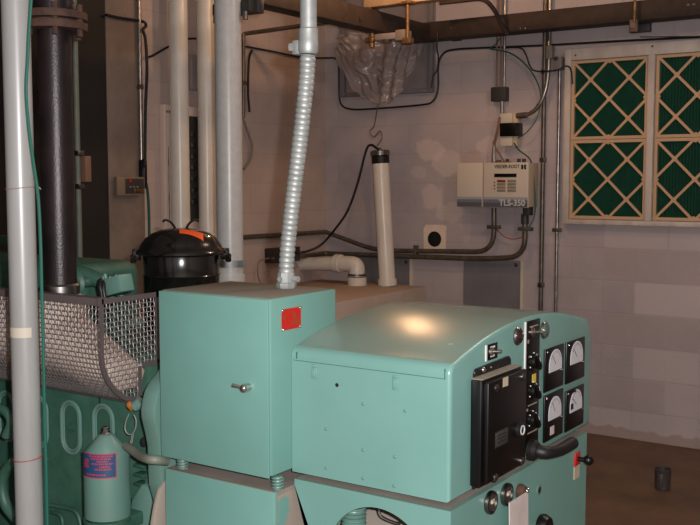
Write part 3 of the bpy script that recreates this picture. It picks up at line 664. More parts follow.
# alarm panel on the pillar
Xp = XL + .04; a = PX(119, 195.5, Xp + .04); b = PX(143.5, 177, Xp + .04)
t = thing('alarm_panel', 'small bronze alarm panel with a red light on the concrete pillar', 'panel', (Xp, a.y, a.z))
obj('case', MB().box((Xp + .02, a.y - .02, a.z), (Xp + .05, b.y, b.z), .004).box((Xp, a.y, a.z + .01), (Xp + .02, b.y - .01, b.z - .01)), 'bronze', t)
w_, h_ = b.y - a.y, b.z - a.z
obj('face', MB().box((Xp + .05, a.y + w_ * .2, a.z + .01), (Xp + .054, b.y - .01, b.z - .01), .002), 'dark_grey', t)
obj('light', MB().sphere((Xp + .054, a.y + w_ * .38, a.z + h_ * .78), .011), 'red_plate', t, label='red light')
for k in range(4): obj('button', MB().box((Xp + .054, a.y + w_ * (.5 + .11 * k), a.z + h_ * .16), (Xp + .062, a.y + w_ * (.58 + .11 * k), a.z + h_ * .36), .002), 'brass', t)
for k in range(3): obj('button', MB().box((Xp + .054, a.y + w_ * (.34 + .14 * k), a.z + h_ * .42), (Xp + .06, a.y + w_ * (.42 + .14 * k), a.z + h_ * .5), .002), 'key_grey', t)
# pale tube with bracket in front of the dark stand-in slab, behind the exhaust
q = PX(77.5, 150, -3.6)
t = thing('thin_pipe', 'pale greenish upright pipe with a rusty bracket right behind the dark exhaust', 'pipe', (-3.6, q.y, 0))
obj('pipe', MB().cyl((-3.6, q.y, 0), (-3.6, q.y, HC), .013, 14), 'hose_grey', t)
a = PX(77, 182, -3.58); b = PX(85, 156, -3.58)
obj('bracket', MB().box((-3.6, q.y + .01, a.z), (-3.56, b.y + .02, b.z), .004), 'cable_brown', t, label='rusty brown bracket')
for zz in (a.z - .02, b.z + .012): obj('clip', MB().box((-3.62, q.y - .018, zz - .012), (-3.575, q.y + .02, zz + .012), .003), 'steel', t)

# ================================================================== FLOOR CUP
q = PZ(662.5, 489, 0)
t = thing('metal_cup', 'small dark metal cup standing alone on the brown floor at the right', 'cup', q)
obj('body', MB().lathe([(.036, 0), (.04, .004), (.043, .105), (.045, .11), (.041, .11), (.039, .02), (0, .02)], 28, TR(q)), 'cup', t)
obj('rib', MB().box((q.x - .012, q.y - .047, .02), (q.x + .012, q.y - .036, .09), .003), 'cup', t)

# ================================================================== GENERATOR: skid
HX0, HX1, HY0, HY1 = -1.2725, -.889, 1.664, 2.422; HYL = 2.378
t = thing('generator_skid', 'dark base skid under the generator and engine', 'skid', (-1.9, 2.04, 0))
for y in (1.72, 2.3): obj('rail', MB().box((-3.2, y - .05, 0), (-.9, y + .05, .16), .004), 'teal_engine', t)
# ---- lower generator housing (end bell skirt under the hood)
LZ = .984
t = thing('generator_housing', 'lower teal generator housing below the hood, with arched opening and dials', 'generator', (-1.08, 2.04, 0))
# front skirt with diagonal left edge and arched cut-out
yF = 1.652; cx_, rz = PY(378, 525, yF).x, .125; zc_ = PY(378, 508, yF).z - rz
arc = [(cx_ + rz * math.cos(a_ * PI / 24), yF, zc_ + rz * math.sin(a_ * PI / 24)) for a_ in range(25)]
poly = [(-.880, yF, LZ), (-.880, yF, .30), (cx_ + rz, yF, .30)] + arc + [(cx_ - rz, yF, .70), (-1.138, yF, .70), (-1.258, yF, LZ - .012), (-1.258, yF, LZ)]
obj('skirt', MB().prism(poly, (0, .012, 0)), 'teal', t)
XE = -.880
obj('end_panel', MB().box((XE - .012, yF + .012, .30), (XE, HYL, LZ)), 'teal', t)
obj('top_plate', MB().box((-1.258, yF + .012, LZ - .012), (XE - .012, HYL, LZ)), 'ledge_dust', t, label='dusty top ledge')
obj('far_panel', MB().box((-1.258, HYL - .012, .3), (XE - .012, HYL, LZ - .012)), 'teal', t)
obj('stator', MB().cyl((-1.52, 2.04, .62), (-.91, 2.04, .62), .325, 40), 'primer', t)
obj('flex_hose', MB().tube([(p_.x, 1.70, p_.z) for p_ in [PY(354, 506 + k * 1.2, 1.70) for k in range(40)]], [.0245 + .003 * math.sin(k * PI * .62) for k in range(40)], 20), 'teal_clean', t)
obj('wire', MB().tube(spline([PY(378, 506, 1.7), PY(382, 516, 1.7), PY(395, 522, 1.7), PY(402, 523, 1.7)]), .0018, 6), 'cable_black', t)
for (px, py) in ((489, 502), (505, 494)):
    q = PX(px, py, XE)
    g = obj('pressure_gauge', MB().lathe([(.0, 0), (.024, 0), (.025, .004), (.024, .009), (.019, .009), (.018, .005), (0, .005)], 30, TR(q) @ TOX), 'steel', t)
    obj('dial', MB().lathe([(0, .0052), (.0178, .0052), (.0178, .0058), (0, .0058)], 24, TR(q) @ TOX), 'dark_grey', g)
    obj('needle', MB().box((q.x + .006, q.y - .002, q.z - .003), (q.x + .008, q.y + .011, q.z + .006)).sphere((q.x + .006, q.y, q.z), .004), 'beige_tag', g)
q = PX(518.5, 491, XE); obj('knob', MB().lathe([(0, 0), (.016, 0), (.017, .006), (.013, .016), (.0, .02)], 20, TR(q) @ TOX), 'rust', t)
obj('knob_screw', MB().sphere(q + Vector((.02, 0, .004)), .005), 'chrome', t)
q = PX(539, 490, XE); obj('hole', MB().lathe([(0, 0), (.0095, 0), (.0095, .0008), (0, .0008)], 16, TR(q) @ TOX), 'hole', t)
obj('hole_rim', MB().lathe([(.008, 0), (.0125, 0), (.0125, .0015), (.008, .0015)], 20, TR(q) @ TOX, cap=False), 'teal_clean', t)
q = PX(576.5, 458.5, XE); obj('switch_plate', MB().box((XE, q.y - .017, q.z - .016), (XE + .004, q.y + .017, q.z + .016), .001), 'red_plate', t, label='small red switch plate')
obj('push_knob', MB().cyl((XE + .004, q.y, q.z), (XE + .02, q.y, q.z), .006, 12).sphere((XE + .03, q.y + .002, q.z), .013), 'panel_black', t, label='black ball knob')
obj('tag', MB().box((XE, q.y - .017, q.z - .05), (XE + .002, q.y + .018, q.z - .018)), 'beige_tag', t, label='beige tag')
a = PX(509.5, 503, XE + .02); b = PX(528, 491.5, XE + .02)
obj('card', MB().prism([(XE + .018, a.y, a.z), (XE + .018, b.y, b.z), (XE + .022, b.y, b.z - .2), (XE + .022, a.y, a.z - .2)], (.0025, 0, 0)), 'paper', t, label='white paper card')
q = PX(540, 527, XE); obj('cap', MB().lathe([(0, 0), (.03, 0), (.032, .01), (.026, .022), (0, .024)], 24, TR(q) @ TOX), 'panel_black', t)
LS = .970
# lower stand under the terminal box
t = thing('generator_stand', 'lower teal housing beneath the tall terminal box, with a dusty ledge', 'housing', (-1.42, 1.7, 0))
obj('front_panel', MB().box((-1.578, 1.588, .3), (-1.262, 1.60, LS), .003), 'teal_box', t)
obj('ledge', MB().box((-1.578, 1.60, LS - .01), (-1.262, 1.83, LS - .001)), 'ledge_dust', t, label='dusty brown ledge')
obj('side_panel', MB().box((-1.275, 1.60, .3), (-1.263, 1.70, LS - .01)), 'primer', t)
# teal overspray patch on the primer side
poly = [(-1.2625, 1.601 + u_, v_) for u_, v_ in ((0, .945), (.016, .952), (.03, .95), (.038, .94), (.034, .928), (.04, .918), (.03, .908), (.028, .895), (.016, .888), (.014, .876), (.006, .866), (0, .87))]
obj('paint_patch', MB().prism(poly, (.0006, 0, 0)), 'teal_box', t)
for x_ in (-1.545, -1.272):
    pts = []; y__ = 1.612
    for k in range(49):
        a_ = k * PI / 6; pts.append((x_ + .012 * math.cos(a_), y__ + .012 * math.sin(a_), LS + (k / 48) * .027))
    obj('spring_mount', MB().tube(pts, .0024, 6).cyl((x_, y__, LS - .001), (x_, y__, LS + .028), .009, 14), 'teal_clean', t)
mb = MB()
for x_ in (-1.545, -1.272): mb.cyl((x_, 1.78, LS - .001), (x_, 1.78, LS + .028), .013, 14)
obj('rear_mount', mb, 'teal_clean', t)
# ---- terminal box
BX0, BX1, BY0, BY1, BZ0, BZ1 = -1.588, -1.2735, 1.588, 1.832, .999, 1.376
t = thing('terminal_box', 'tall teal terminal box with a red plate and a latch, flexible conduit on top', 'terminal box', (-1.43, 1.7, BZ0))
obj('body', MB().box((BX0, BY0 + .006, BZ0), (BX1, BY1, BZ1), .005), 'teal_box', t)
obj('door', MB().box((BX0 - .001, BY0, BZ0 - .003), (BX1 - .003, BY0 + .006, BZ1 - .002), .0025), 'teal_box', t)
q = PY(249, 387, BY0)
obj('latch', MB().cyl(q, q + Vector((0, -.014, 0)), .0085, 16).sphere(q + Vector((0, -.016, 0)), .0095).tube([q + Vector((-.002, -.016, 0)), q + Vector((-.014, -.02, .003)), q + Vector((-.026, -.022, .005))], [.004, .0035, .0045], 10), 'chrome', t, label='chrome latch')
a = PX(281.5, 331, BX1); b = PX(300.5, 307, BX1); mb = MB(); c_ = .007
ya, yb, za, zb = a.y, b.y, a.z, PX(291, 308, BX1).z
mb.prism([(BX1, ya + c_, za), (BX1, yb - c_, za), (BX1, yb, za + c_), (BX1, yb, zb - c_), (BX1, yb - c_, zb), (BX1, ya + c_, zb), (BX1, ya, zb - c_), (BX1, ya, za + c_)], (.0012, 0, 0))
rp = obj('warning_plate', mb, 'red_plate', t, label='red warning plate')
mb = MB(); X_ = BX1 + .0012; H_ = zb - za; W_ = yb - ya
for (u0, v0, u1, v1) in ((.08, .5, .2, .54), (.1, .57, .18, .68), (.08, .72, .2, .75), (.3, .82, .6, .84), (.55, .5, .72, .53), (.58, .56, .7, .66), (.56, .7, .72, .76), (.4, .34, .92, .37), (.62, .4, .95, .43), (.55, .22, .9, .26), (.58, .29, .88, .31)):
    mb.box((X_, ya + u0 * W_, za + v0 * H_), (X_ + .0004, ya + u1 * W_, za + v1 * H_))
obj('print', mb, 'gold_print', rp)
mb = MB()
for u, v in ((.05, .05), (.95, .05), (.05, .95), (.95, .95)): mb.sphere((X_, ya + u * W_, za + v * H_), .0035)
obj('rivet', mb, 'chrome', rp)
# ---- flexible conduit into the box
fb = PZ(286.5, 288, BZ1)
path = spline([fb + Vector((0, 0, .02))] + [PY(x_, y_, fb.y) for x_, y_ in ((286.5, 268), (287.5, 250), (290, 225), (294, 190), (299, 150), (303, 115), (306.5, 80), (308, 55))], 26)
# arc length resample
L_ = [0]
for a_, b_ in zip(path, path[1:]): L_.append(L_[-1] + (b_ - a_).length)
tot = L_[-1]; NR = 600; pts = []; j = 0
for i in range(NR + 1):
    s_ = tot * i / NR
    while j < len(L_) - 2 and L_[j + 1] < s_: j += 1
    f_ = (s_ - L_[j]) / max(1e-9, L_[j + 1] - L_[j]); pts.append(path[j].lerp(path[j + 1], min(1, f_)))
pitch_ = .0125
rs = [.0152 + .0027 * abs(math.sin(PI * (tot * i / NR) / pitch_)) ** .55 for i in range(NR + 1)]
t = thing('flexible_conduit', 'ribbed silver flexible conduit rising from the terminal box to a straight pipe', 'conduit', fb)
obj('ribbed_hose', MB().tube(pts, rs, 20), 'galvanised', t, sharp=80)
obj('base_connector', MB().lathe([(.021, 0), (.023, .003), (.023, .012), (.02, .014), (.02, .03), (.0185, .036), (.0175, .036)], 8, TR(fb)).cyl(fb + Vector((.0, -.0225, .022)), fb + Vector((.0, -.026, .022)), .006, 10).cyl(fb + Vector((.018, 0, .022)), fb + Vector((.034, 0.0, .022)), .007, 10), 'galvanised', t)
cq = PY(308, 54, fb.y); ct = PY(308.5, 28, fb.y)
obj('coupling', MB().tube([cq, cq.lerp(ct, .1), cq.lerp(ct, .5), cq.lerp(ct, .55), cq.lerp(ct, .95), ct], [.019, .0225, .0225, .0215, .0215, .019], 20), 'galvanised', t)
obj('screw_lug', MB().box((-.034, -.016, -.018), (-.014, .01, .014), .004, TR(cq.lerp(ct, .3))).cyl(cq.lerp(ct, .28) + Vector((-.03, -.01, 0)), cq.lerp(ct, .28) + Vector((-.041, -.014, 0)), .009, 6), 'galvanised', t)
obj('rigid_pipe', MB().cyl(ct, (ct.x, ct.y, HC), .0185, 24), 'galvanised', t)

# ---- control hood: barrel-top sheet shell
HZ0 = .995; zE = 1.252; zC = 1.319; yc = (HY0 + HY1) / 2
w2 = (HY1 - HY0) / 2; hh = zC - 1.262; R_a = (w2 * w2 + hh * hh) / (2 * hh)
prof = [(HY0, HZ0), (HY0, 1.246)]
# rounded shoulder then arch
def arch(y): return zC - R_a + math.sqrt(R_a ** 2 - (y - yc) ** 2)
sh = .024
for k in range(1, 7):
    a_ = k / 7 * PI / 2; prof.append((HY0 + sh * (1 - math.cos(a_)) , 1.246 + (arch(HY0 + sh) - 1.246) * math.sin(a_)))
for k in range(25):
    y = HY0 + sh + (HY1 - HY0 - sh - .05) * k / 24; prof.append((y, arch(y)))
sh2 = .05; zb_ = 1.212
for k in range(1, 9):
    a_ = PI / 2 - k / 8 * PI / 2; prof.append((HY1 - sh2 + sh2 * math.cos(a_), zb_ + (arch(HY1 - sh2) - zb_) * math.sin(a_)))
prof.append((HY1, HZ0))
t = thing('control_hood', 'teal barrel-top generator control hood with gauge panel on its end', 'control cabinet', ((HX0 + HX1) / 2, yc, HZ0))
mb = MB(); tb = bmesh.new()
vs = [tb.verts.new((HX0, y, z)) for y, z in prof]; f = tb.faces.new(vs)
e = bmesh.ops.extrude_face_region(tb, geom=[f]); bmesh.ops.translate(tb, verts=[g for g in e['geom'] if isinstance(g, bmesh.types.BMVert)], vec=(HX1 - HX0, 0, 0))
bmesh.ops.recalc_face_normals(tb, faces=tb.faces[:])
rim = [ed for ed in tb.edges if abs(ed.verts[0].co.x - ed.verts[1].co.x) < 1e-6 and ed.verts[0].co.x > HX1 - 1e-4]
bmesh.ops.bevel(tb, geom=rim, offset=.009, segments=4, affect='EDGES', profile=.5)
mb._add(tb); obj('shell', mb, 'teal', t, sharp=30)
# seam of the lift-up lid on the front face, latches, rivets, hole
zs = 1.238
obj('lid_seam', MB().box((HX0 + .004, HY0 - .0008, zs), (HX1 - .012, HY0 + .001, zs + .0010)).box((HX1 - .0135, HY0 - .0008, zs), (HX1 - .012, HY0 + .001, zs + .02)).box((HX0 + .012, HY0 - .0008, zs + .004), (HX0 + .0145, HY0 + .001, zs + .018)), 'teal_engine', t)
for px, py in ((315, 373), (396, 384)):
    q = PY(px, py, HY0); mb = MB().box((q.x - .0075, HY0 - .003, q.z - .012), (q.x + .0075, HY0, q.z + .012), .001).box((q.x - .005, HY0 - .0065, q.z - .007), (q.x + .004, HY0 - .003, q.z + .009), .001).box((q.x - .008, HY0 - .002, q.z + .012), (q.x + .008, HY0, q.z + .018), .0008)
    obj('latch', mb, 'teal', t)
for px, py in ((337, 385), ):
    q = PY(px, py, HY0); obj('hole', MB().lathe([(0, 0), (.0042, 0), (.0042, .0006), (0, .0006)], 16, TR(q) @ TOY), 'hole', t)
for px, py in ((363, 404), (405, 411), (326, 429), (363, 450), (395, 457), (326, 468), (363, 478.5), (394, 486)):
    q = PY(px, py, HY0); obj('rivet', MB().sphere(q, .0036, (1, .6, 1)), 'teal_clean', t)
P_ = HX1
def pan(x, y, off=0): return PX(x, y, P_ + off)
# meters
for (xl_, yt_, yb_, xr_, kind) in ((545.5, 350, 393, 564.2, 0), (567, 343, 384.5, 585.2, 1), (545, 396.5, 443, 563.6, 2), (566.5, 392, 432.5, 584.2, 3)):
    a = pan(xl_, yt_, .005); ya, yb, zt_, zb_ = a.y, pan(xr_, yt_, .005).y, a.z, pan(xl_, yb_, .005).z
    g = obj('meter', MB().box((P_, ya, zb_), (P_ + .005, yb, zt_), .0018), 'panel_black', t)
    Wm, Hm = yb - ya, zt_ - zb_; cyy, cz_ = (ya + yb) / 2 + Wm * .03, zb_ + Hm * .43; rr = Wm * .335
    poly = [(P_ + .005, cyy - rr, cz_)] + [(P_ + .005, cyy + rr * math.cos(PI - k * PI / 20) , cz_ + Hm * .14 + rr * .98 * math.sin(PI - k * PI / 20)) for k in range(21)] + [(P_ + .005, cyy + rr, cz_)]
    obj('dial', MB().prism(poly, (.0012, 0, 0)), 'dial_white', g, label='white dial')
    mb = MB()
    for k in range(9):
        a_ = PI * .18 + PI * .64 * k / 8; r1_, r2_ = rr * .72, rr * .84; cc = Vector((P_ + .0062, cyy, cz_ + .016)); dv = Vector((0, math.cos(a_), math.sin(a_))); pv = Vector((0, -dv.z, dv.y)) * .0007
        mb.prism([cc + dv * r1_ - pv, cc + dv * r2_ - pv, cc + dv * r2_ + pv, cc + dv * r1_ + pv], (.0003, 0, 0))
    a_ = (2.3, 2.4, 2.2, 2.5)[kind]; dv = Vector((0, math.cos(a_), math.sin(a_))); pv = Vector((0, -dv.z, dv.y)) * .0008
    mb.prism([cc - pv, cc + dv * rr * .8 - pv, cc + dv * rr * .8 + pv, cc + pv], (.0004, 0, 0))
    obj('needle', mb, 'dark_grey', g)
    obj('screw', MB().sphere((P_ + .005, ya + Wm * .1, zt_ - Hm * .07), .003).sphere((P_ + .005, yb - Wm * .08, cz_ - .004), .0022), 'chrome', g)
    if kind == 2: obj('sticker', MB().box((P_ + .005, ya + Wm * .3, cz_ - .036), (P_ + .0058, ya + Wm * .5, cz_ - .016)), 'paper', g, label='white sticker')
    if kind == 3: obj('mark', MB().box((P_ + .0063, ya + Wm * .22, cz_ + .008), (P_ + .0068, ya + Wm * .36, cz_ + .022)).box((P_ + .0063, ya + Wm * .3, cz_ + .048), (P_ + .0068, ya + Wm * .5, cz_ + .053)), 'black_print', g)
# switch strip
a = pan(524.8, 321.5); b = pan(538.6, 317.5); c_ = pan(526.5, 462); zlow = 1.018
st = obj('switch_strip', MB().box((P_, a.y + .003, zlow), (P_ + .004, b.y, a.z - .001), .001), 'panel_black', t)
obj('edge', MB().box((P_, a.y - .001, 1.13), (P_ + .003, a.y + .003, a.z - .001)), 'white_print', st, label='white edge')
mb = MB()
def lett(u0, u1, z, h=.004): mb.box((P_ + .004, a.y + (b.y - a.y) * u0, z), (P_ + .0044, a.y + (b.y - a.y) * u1, z + h))
lett(.25, .85, a.z - .016, .003); lett(.2, .8, a.z - .083, .004); lett(.1, .2, a.z - .05, .008); lett(.2, .85, 1.118, .003); lett(.2, .9, 1.055, .003); lett(.1, .2, 1.108, .006)
obj('print', mb, 'key_grey', st)
q = pan(537, 377); obj('label', MB().box((P_ + .004, a.y + .035, q.z - .012), (P_ + .005, a.y + .055, q.z + .012)), 'yellow_label', st, label='yellow label')
# toggles
def toggle(q, L=.022, nut=.009):
    s_ = obj('toggle_switch', MB().lathe([(0, 0), (nut, 0), (nut, .004), (nut * .7, .007), (0, .008)], 14, TR(q) @ TOX), 'chrome', t)
    obj('lever', MB().tube([q + Vector((.006, 0, 0)), q + Vector((L, .002, .002)), q + Vector((L + .004, .002, .002))], [.0028, .004, .0035], 10), 'chrome', s_)
toggle(pan(531.5, 332, .004) , .024, .0105)
a2 = pan(486.3, 345); b2 = pan(496.6, 341); zz2 = pan(486.3, 361).z
obj('switch_plate', MB().box((P_, a2.y, zz2), (P_ + .003, b2.y, a2.z), .001), 'panel_black', t)
obj('plate_edge', MB().box((P_, a2.y - .005, zz2), (P_ + .0025, a2.y, a2.z)), 'white_print', t)
mb = MB(); mb.box((P_ + .003, a2.y + .012, a2.z - .009), (P_ + .0034, b2.y - .014, a2.z - .005)); mb.box((P_ + .003, a2.y + .014, zz2 + .006), (P_ + .0034, b2.y - .016, zz2 + .01)); obj('plate_print', mb, 'white_print', t)
toggle(pan(490.5, 351.5, .003), .02, .009)
# pilot lights
for (px, py, mm, lab) in ((517, 336, 'indicator', 'dark domed pilot lens'), (543.5, 330, 'indicator_green', 'greenish domed pilot lens')):
    q = pan(px, py); l_ = obj('pilot_light', MB().lathe([(0, 0), (.0195, 0), (.0205, .003), (.0185, .006)], 26, TR(q) @ TOX), 'steel', t)
    obj('lens', MB().sphere((0, 0, .006), .0175, (1, 1, .4), TR(q) @ TOX), mm, l_, label=lab)
# selector knobs
for (px, py) in ((533, 362), (532.5, 391), (532, 420)):
    q = pan(px, py, .004)
    k_ = obj('selector_knob', MB().lathe([(0, 0), (.02, 0), (.02, .003), (.0165, .005), (.0155, .010), (.014, .011), (0, .011)], 26, TR(q) @ TOX), 'panel_black', t)
    obj('grip', MB().box((q.x + .009, q.y - .006, q.z - .017), (q.x + .019, q.y + .006, q.z + .017), .003, TR(q) @ Matrix.Rotation(.5, 4, 'X') @ TR(-q)), 'panel_black', k_)
    mb = MB()
    for a_ in (.7, 1.57, 2.4, 3.6): mb.sphere((q.x + .002, q.y + .021 * math.cos(a_), q.z + .021 * math.sin(a_)), .0016)
    mb.box((q.x + .019, q.y - .0009, q.z + .004), (q.x + .0195, q.y + .0009, q.z + .016), 0, TR(q) @ Matrix.Rotation(.5, 4, 'X') @ TR(-q))
    obj('pointer', mb, 'white_print', k_)
# circuit breaker
XB = P_ + .042
a = PX(488, 384, XB); b = PX(527.5, 368, XB); c_ = PX(488, 487, XB)
fL = pan(472.5, 400).y
yA, yB, zT, zB = a.y, b.y, PX(507, 375, XB).z, PX(507, 475, XB).z
fl_a = pan(472, 376); fl_b = pan(508.5, 358.5)
br = obj('circuit_breaker', MB().box((P_ + .006, yA - .004, zB - .004), (XB - .012, yB, zT + .002), .003).box((XB - .012, yA + .004, zB + .003), (XB, yB - .001, zT - .003), .004), 'panel_black', t, label='black circuit breaker')
obj('mounting_flange', MB().prism([(P_, fL, zB - .016), (P_, fL, zT + .010), (P_, fL + .008, zT + .018), (P_, fl_b.y - .008, zT + .022), (P_, fl_b.y, zT + .014), (P_, fl_b.y, zB - .016)], (.006, 0, 0)), 'black_rubber', br)
obj('top_cover', MB().box((P_ + .006, yA + .0, zT + .002), (XB - .012, yB - .002, zT + .0035)), 'key_grey', br)
obj('screw', MB().sphere((P_ + .007, yA + .05, zT + .013), .006, (.7, 1, 1)), 'chrome', br)
for dy in (.02, .095): obj('flange_hole', MB().sphere((P_ + .006, yA + dy - .008, zT + .012), .0028), 'steel', br)
for (px, py) in ((496.5, 388), (523, 376.5), (495.5, 477.5), (522, 461)):
    q = PX(px, py, XB); obj('screw', MB().lathe([(0, -.002), (.0085, -.002), (.008, .002), (.005, .004), (0, .0045)], 16, TR(q) @ TOX), 'steel', br)
q = PX(505.5, 381, XB); obj('sticker', MB().box((XB, q.y - .012, q.z - .011), (XB + .0006, q.y + .012, q.z + .008)), 'beige_tag', br, label='beige sticker')
q = PX(501.5, 437.5, XB); np_ = obj('nameplate', MB().box((XB, q.y - .028, q.z - .0145), (XB + .0008, q.y + .028, q.z + .0145), .0003), 'dark_grey', br, label='small grey nameplate')
mb = MB()
for k in range(3): mb.box((XB + .0008, q.y - .02, q.z - .008 + k * .007), (XB + .0011, q.y + .018, q.z - .0055 + k * .007))
obj('nameplate_print', mb, 'black_print', br)
obj('nameplate_rim', MB().box((XB, q.y - .03, q.z - .0165), (XB + .0005, q.y + .03, q.z + .0165)), 'steel', br)
q = PX(519, 429.5, XB); obj('reset_button', MB().lathe([(0, -.004), (.017, -.004), (.017, .006), (.0125, .009), (.0115, .007), (0, .007)], 24, TR(q) @ TOX), 'black_rubber', br)
obj('reset_ring', MB().lathe([(.0082, .0072), (.0105, .0072), (.0105, .0092), (.0082, .0092)], 24, TR(q) @ TOX, cap=False), 'white_print', br, label='white ring')
obj('gasket', MB().box((P_ - .001, fL - .0035, zB + .03), (P_ + .0025, fL, zT - .02)), 'rust', br, label='thin brown gasket edge')
# big handle
h0 = pan(530, 449.5, .006); h1 = h0 + Vector((.035, .01, -.004)); h2 = h0 + Vector((.046, .055, -.008)); h3 = h0 + Vector((.05, .125, -.006))
obj('operating_handle', MB().lathe([(0, 0), (.024, 0), (.024, .012), (.017, .02), (0, .022)], 22, TR(h0) @ TOX).tube(spline([h0 + Vector((.008, 0, 0)), h1, h2, h3, h3 + Vector((.0, .006, 0))], 8), [0.0146, 0.0151, 0.0151, 0.0155, 0.0155, 0.0151, 0.0151, 0.0148, 0.0146, 0.0142, 0.0138, 0.0133, 0.0131, 0.0129, 0.0129, 0.0131, 0.0133, 0.0136, 0.0138, 0.0139, 0.0142, 0.0144, 0.0146, 0.0146, 0.0146, 0.0144, 0.0138, 0.0129, 0.0112, 0.0090, 0.0069, 0.0043, 0.0017], 16), 'black_rubber', t, label='black grip handle')

# ================================================================== ENGINE
EY = 1.76
t = thing('diesel_engine', 'dark teal diesel engine block with oval side covers behind the mesh guard', 'engine', (-2.4, 2.04, .16))
obj('block', MB().box((-3.3, EY, .45), (-1.80, 2.32, 1.17), .012), 'teal_engine', t)
obj('oil_pan', MB().box((-3.2, EY + .06, .16), (-1.95, 2.26, .45), .03), 'teal_engine', t)
def racetrack(c, w, h, n=10):
    pts = []; r = w / 2
    for k in range(n + 1): a_ = PI * k / n; pts.append((c.x + r * math.cos(a_), c.y, c.z + h / 2 - r + r * math.sin(a_)))
    for k in range(n + 1): a_ = PI + PI * k / n; pts.append((c.x + r * math.cos(a_), c.y, c.z - h / 2 + r + r * math.sin(a_)))
    return pts
for (px, py, w_, h_) in ((72.5, 427, .074, .142), (105, 431, .074, .142), (40, 421, .074, .142), (8, 416, .074, .142)):
    c = PY(px, py, EY - .002)
    hc = obj('side_cover', MB().prism([Vector(p_) for p_ in racetrack(c, w_, h_)], (0, -.004, 0)), 'teal_engine', t)
    obj('rim', MB().tube([Vector(p_) + Vector((0, -.005, 0)) for p_ in racetrack(c, w_, h_)], .0048, 8, closed=True).tube([Vector(p_) + Vector((0, -.004, 0)) for p_ in racetrack(c, w_ - .016, h_ - .016)], .0026, 8, closed=True), 'teal_clean', hc)
    obj('bolt', MB().cyl(c + Vector((0, -.002, 0)), c + Vector((0, -.016, 0)), .006, 8).cyl(c + Vector((0, -.002, -.0)), c + Vector((0, -.009, 0)), .013, 12), 'teal_engine', hc)
obj('seam', MB().box((PY(100, 400, EY).x - .001, EY - .003, 1.02), (PY(100, 400, EY).x + .001, EY, 1.165)), 'hole', t)
obj('oil_line', MB().tube(fillet([PY(50, 505, EY - .02), PY(68, 508, EY - .02), PY(78, 512, EY - .03), PY(82, 530, EY - .03)], .03), .006, 10).tube(fillet([PY(62, 545, EY - .03), PY(63, 515, EY - .03), PY(50, 512, EY - .015)], .03), .005, 10), 'teal_engine', t)
# bell housing
obj('bell_housing', MB().lathe([(.27, 0), (.305, .0), (.31, .01), (.31, .035), (.30, .045), (.27, .06), (.262, .10), (.27, .16), (.29, .18), (.29, .2)], 64, TR((-1.80, 2.04, .80)) @ TOX), 'teal_clean', t, sharp=25)
mb = MB()
for k in range(20):
    a_ = 2 * PI * k / 20; mb.cyl((-1.80, 2.04 + .29 * math.cos(a_), .80 + .29 * math.sin(a_)), (-1.812, 2.04 + .29 * math.cos(a_), .80 + .29 * math.sin(a_)), .008, 6)
obj('housing_bolts', mb, 'teal_engine', t)
ear = [(161, 364), (156, 373), (149, 381), (144, 390), (141.5, 400), (140, 410), (140.5, 418), (144, 432), (146.5, 446), (147, 462), (148, 484), (153, 503), (158, 515), (158, 545), (205, 545), (205, 364)]
obj('housing_flange', MB().prism([PX(x_, y_, -1.66) for x_, y_ in ear], (.045, 0, 0), .006), 'teal_clean', t)
ear2 = [(157, 489), (153, 505), (150, 523), (149, 540), (185, 540), (185, 480), (163, 480)]
obj('mount_plate', MB().prism([PX(x_, y_, -1.61) for x_, y_ in ear2], (.012, 0, 0), .002), 'primer', t)
# ribs and brace near the housing
obj('brace', MB().prism([PY(131, 500, 1.70), PY(141, 484, 1.70), PY(152, 492, 1.70), PY(147, 535, 1.70), PY(126, 535, 1.70)], (0, .04, 0), .006), 'teal_clean', t)
for k in range(3): 
    z_ = PY(133, 462 + k * 9, EY).z; obj('rib', MB().box((-1.83, EY - .03, z_), (-1.80 + .005, EY, z_ + .008), .002), 'teal_engine', t)
# pipes between filter and housing
obj('oil_pipe', MB().tube(spline([PY(126, 446, 1.64), PY(131, 449, 1.625), PY(139, 455, 1.60), PY(148, 459, 1.565), PY(157, 460, 1.57), PY(167, 461, 1.603)], 8), .0105, 14), 'hose_grey', t, label='grey painted pipe beside the canister')
# orange capped fitting with lifting chain
q = PY(137, 409, 1.70)
obj('filler_cap', MB().lathe([(0, 0), (.011, 0), (.011, .012), (.008, .016), (0, .016)], 16, TR(PY(133, 407, 1.70)) @ Matrix.Rotation(.5, 4, 'Y') @ Matrix.Rotation(-PI / 2, 4, 'Y')), 'orange_paint', t, label='orange filler cap')
obj('filler_neck', MB().cyl(PY(134, 407, 1.70), PY(142, 402, 1.71), .013, 16, .016), 'teal_clean', t)
mb = MB(); cpts = [PY(129, 414, 1.69), PY(126, 421, 1.69), PY(125, 429, 1.69), PY(128, 434, 1.69), PY(132, 434, 1.69), PY(135.5, 428, 1.69), PY(136, 420, 1.69), PY(134, 415, 1.69)]
mb.tube(spline(cpts, 6), .0016, 8)
for k in range(8): 
    c = PY(132.5 - k * .35, 435 + k * 1.9, 1.685); mb.tube([c + Vector((.003 * math.cos(a_), .002 * math.sin(a_) if k % 2 else 0, .0035 * math.sin(a_))) for a_ in [PI * j_ / 5 for j_ in range(10)]], .0008, 5, closed=True)
obj('cap_chain', mb, 'galvanised', t, label='small steel chain')
obj('drain_plug', MB().sphere(PY(144, 442, 1.73), .01, (1, 1, 1.3)), 'hole', t)
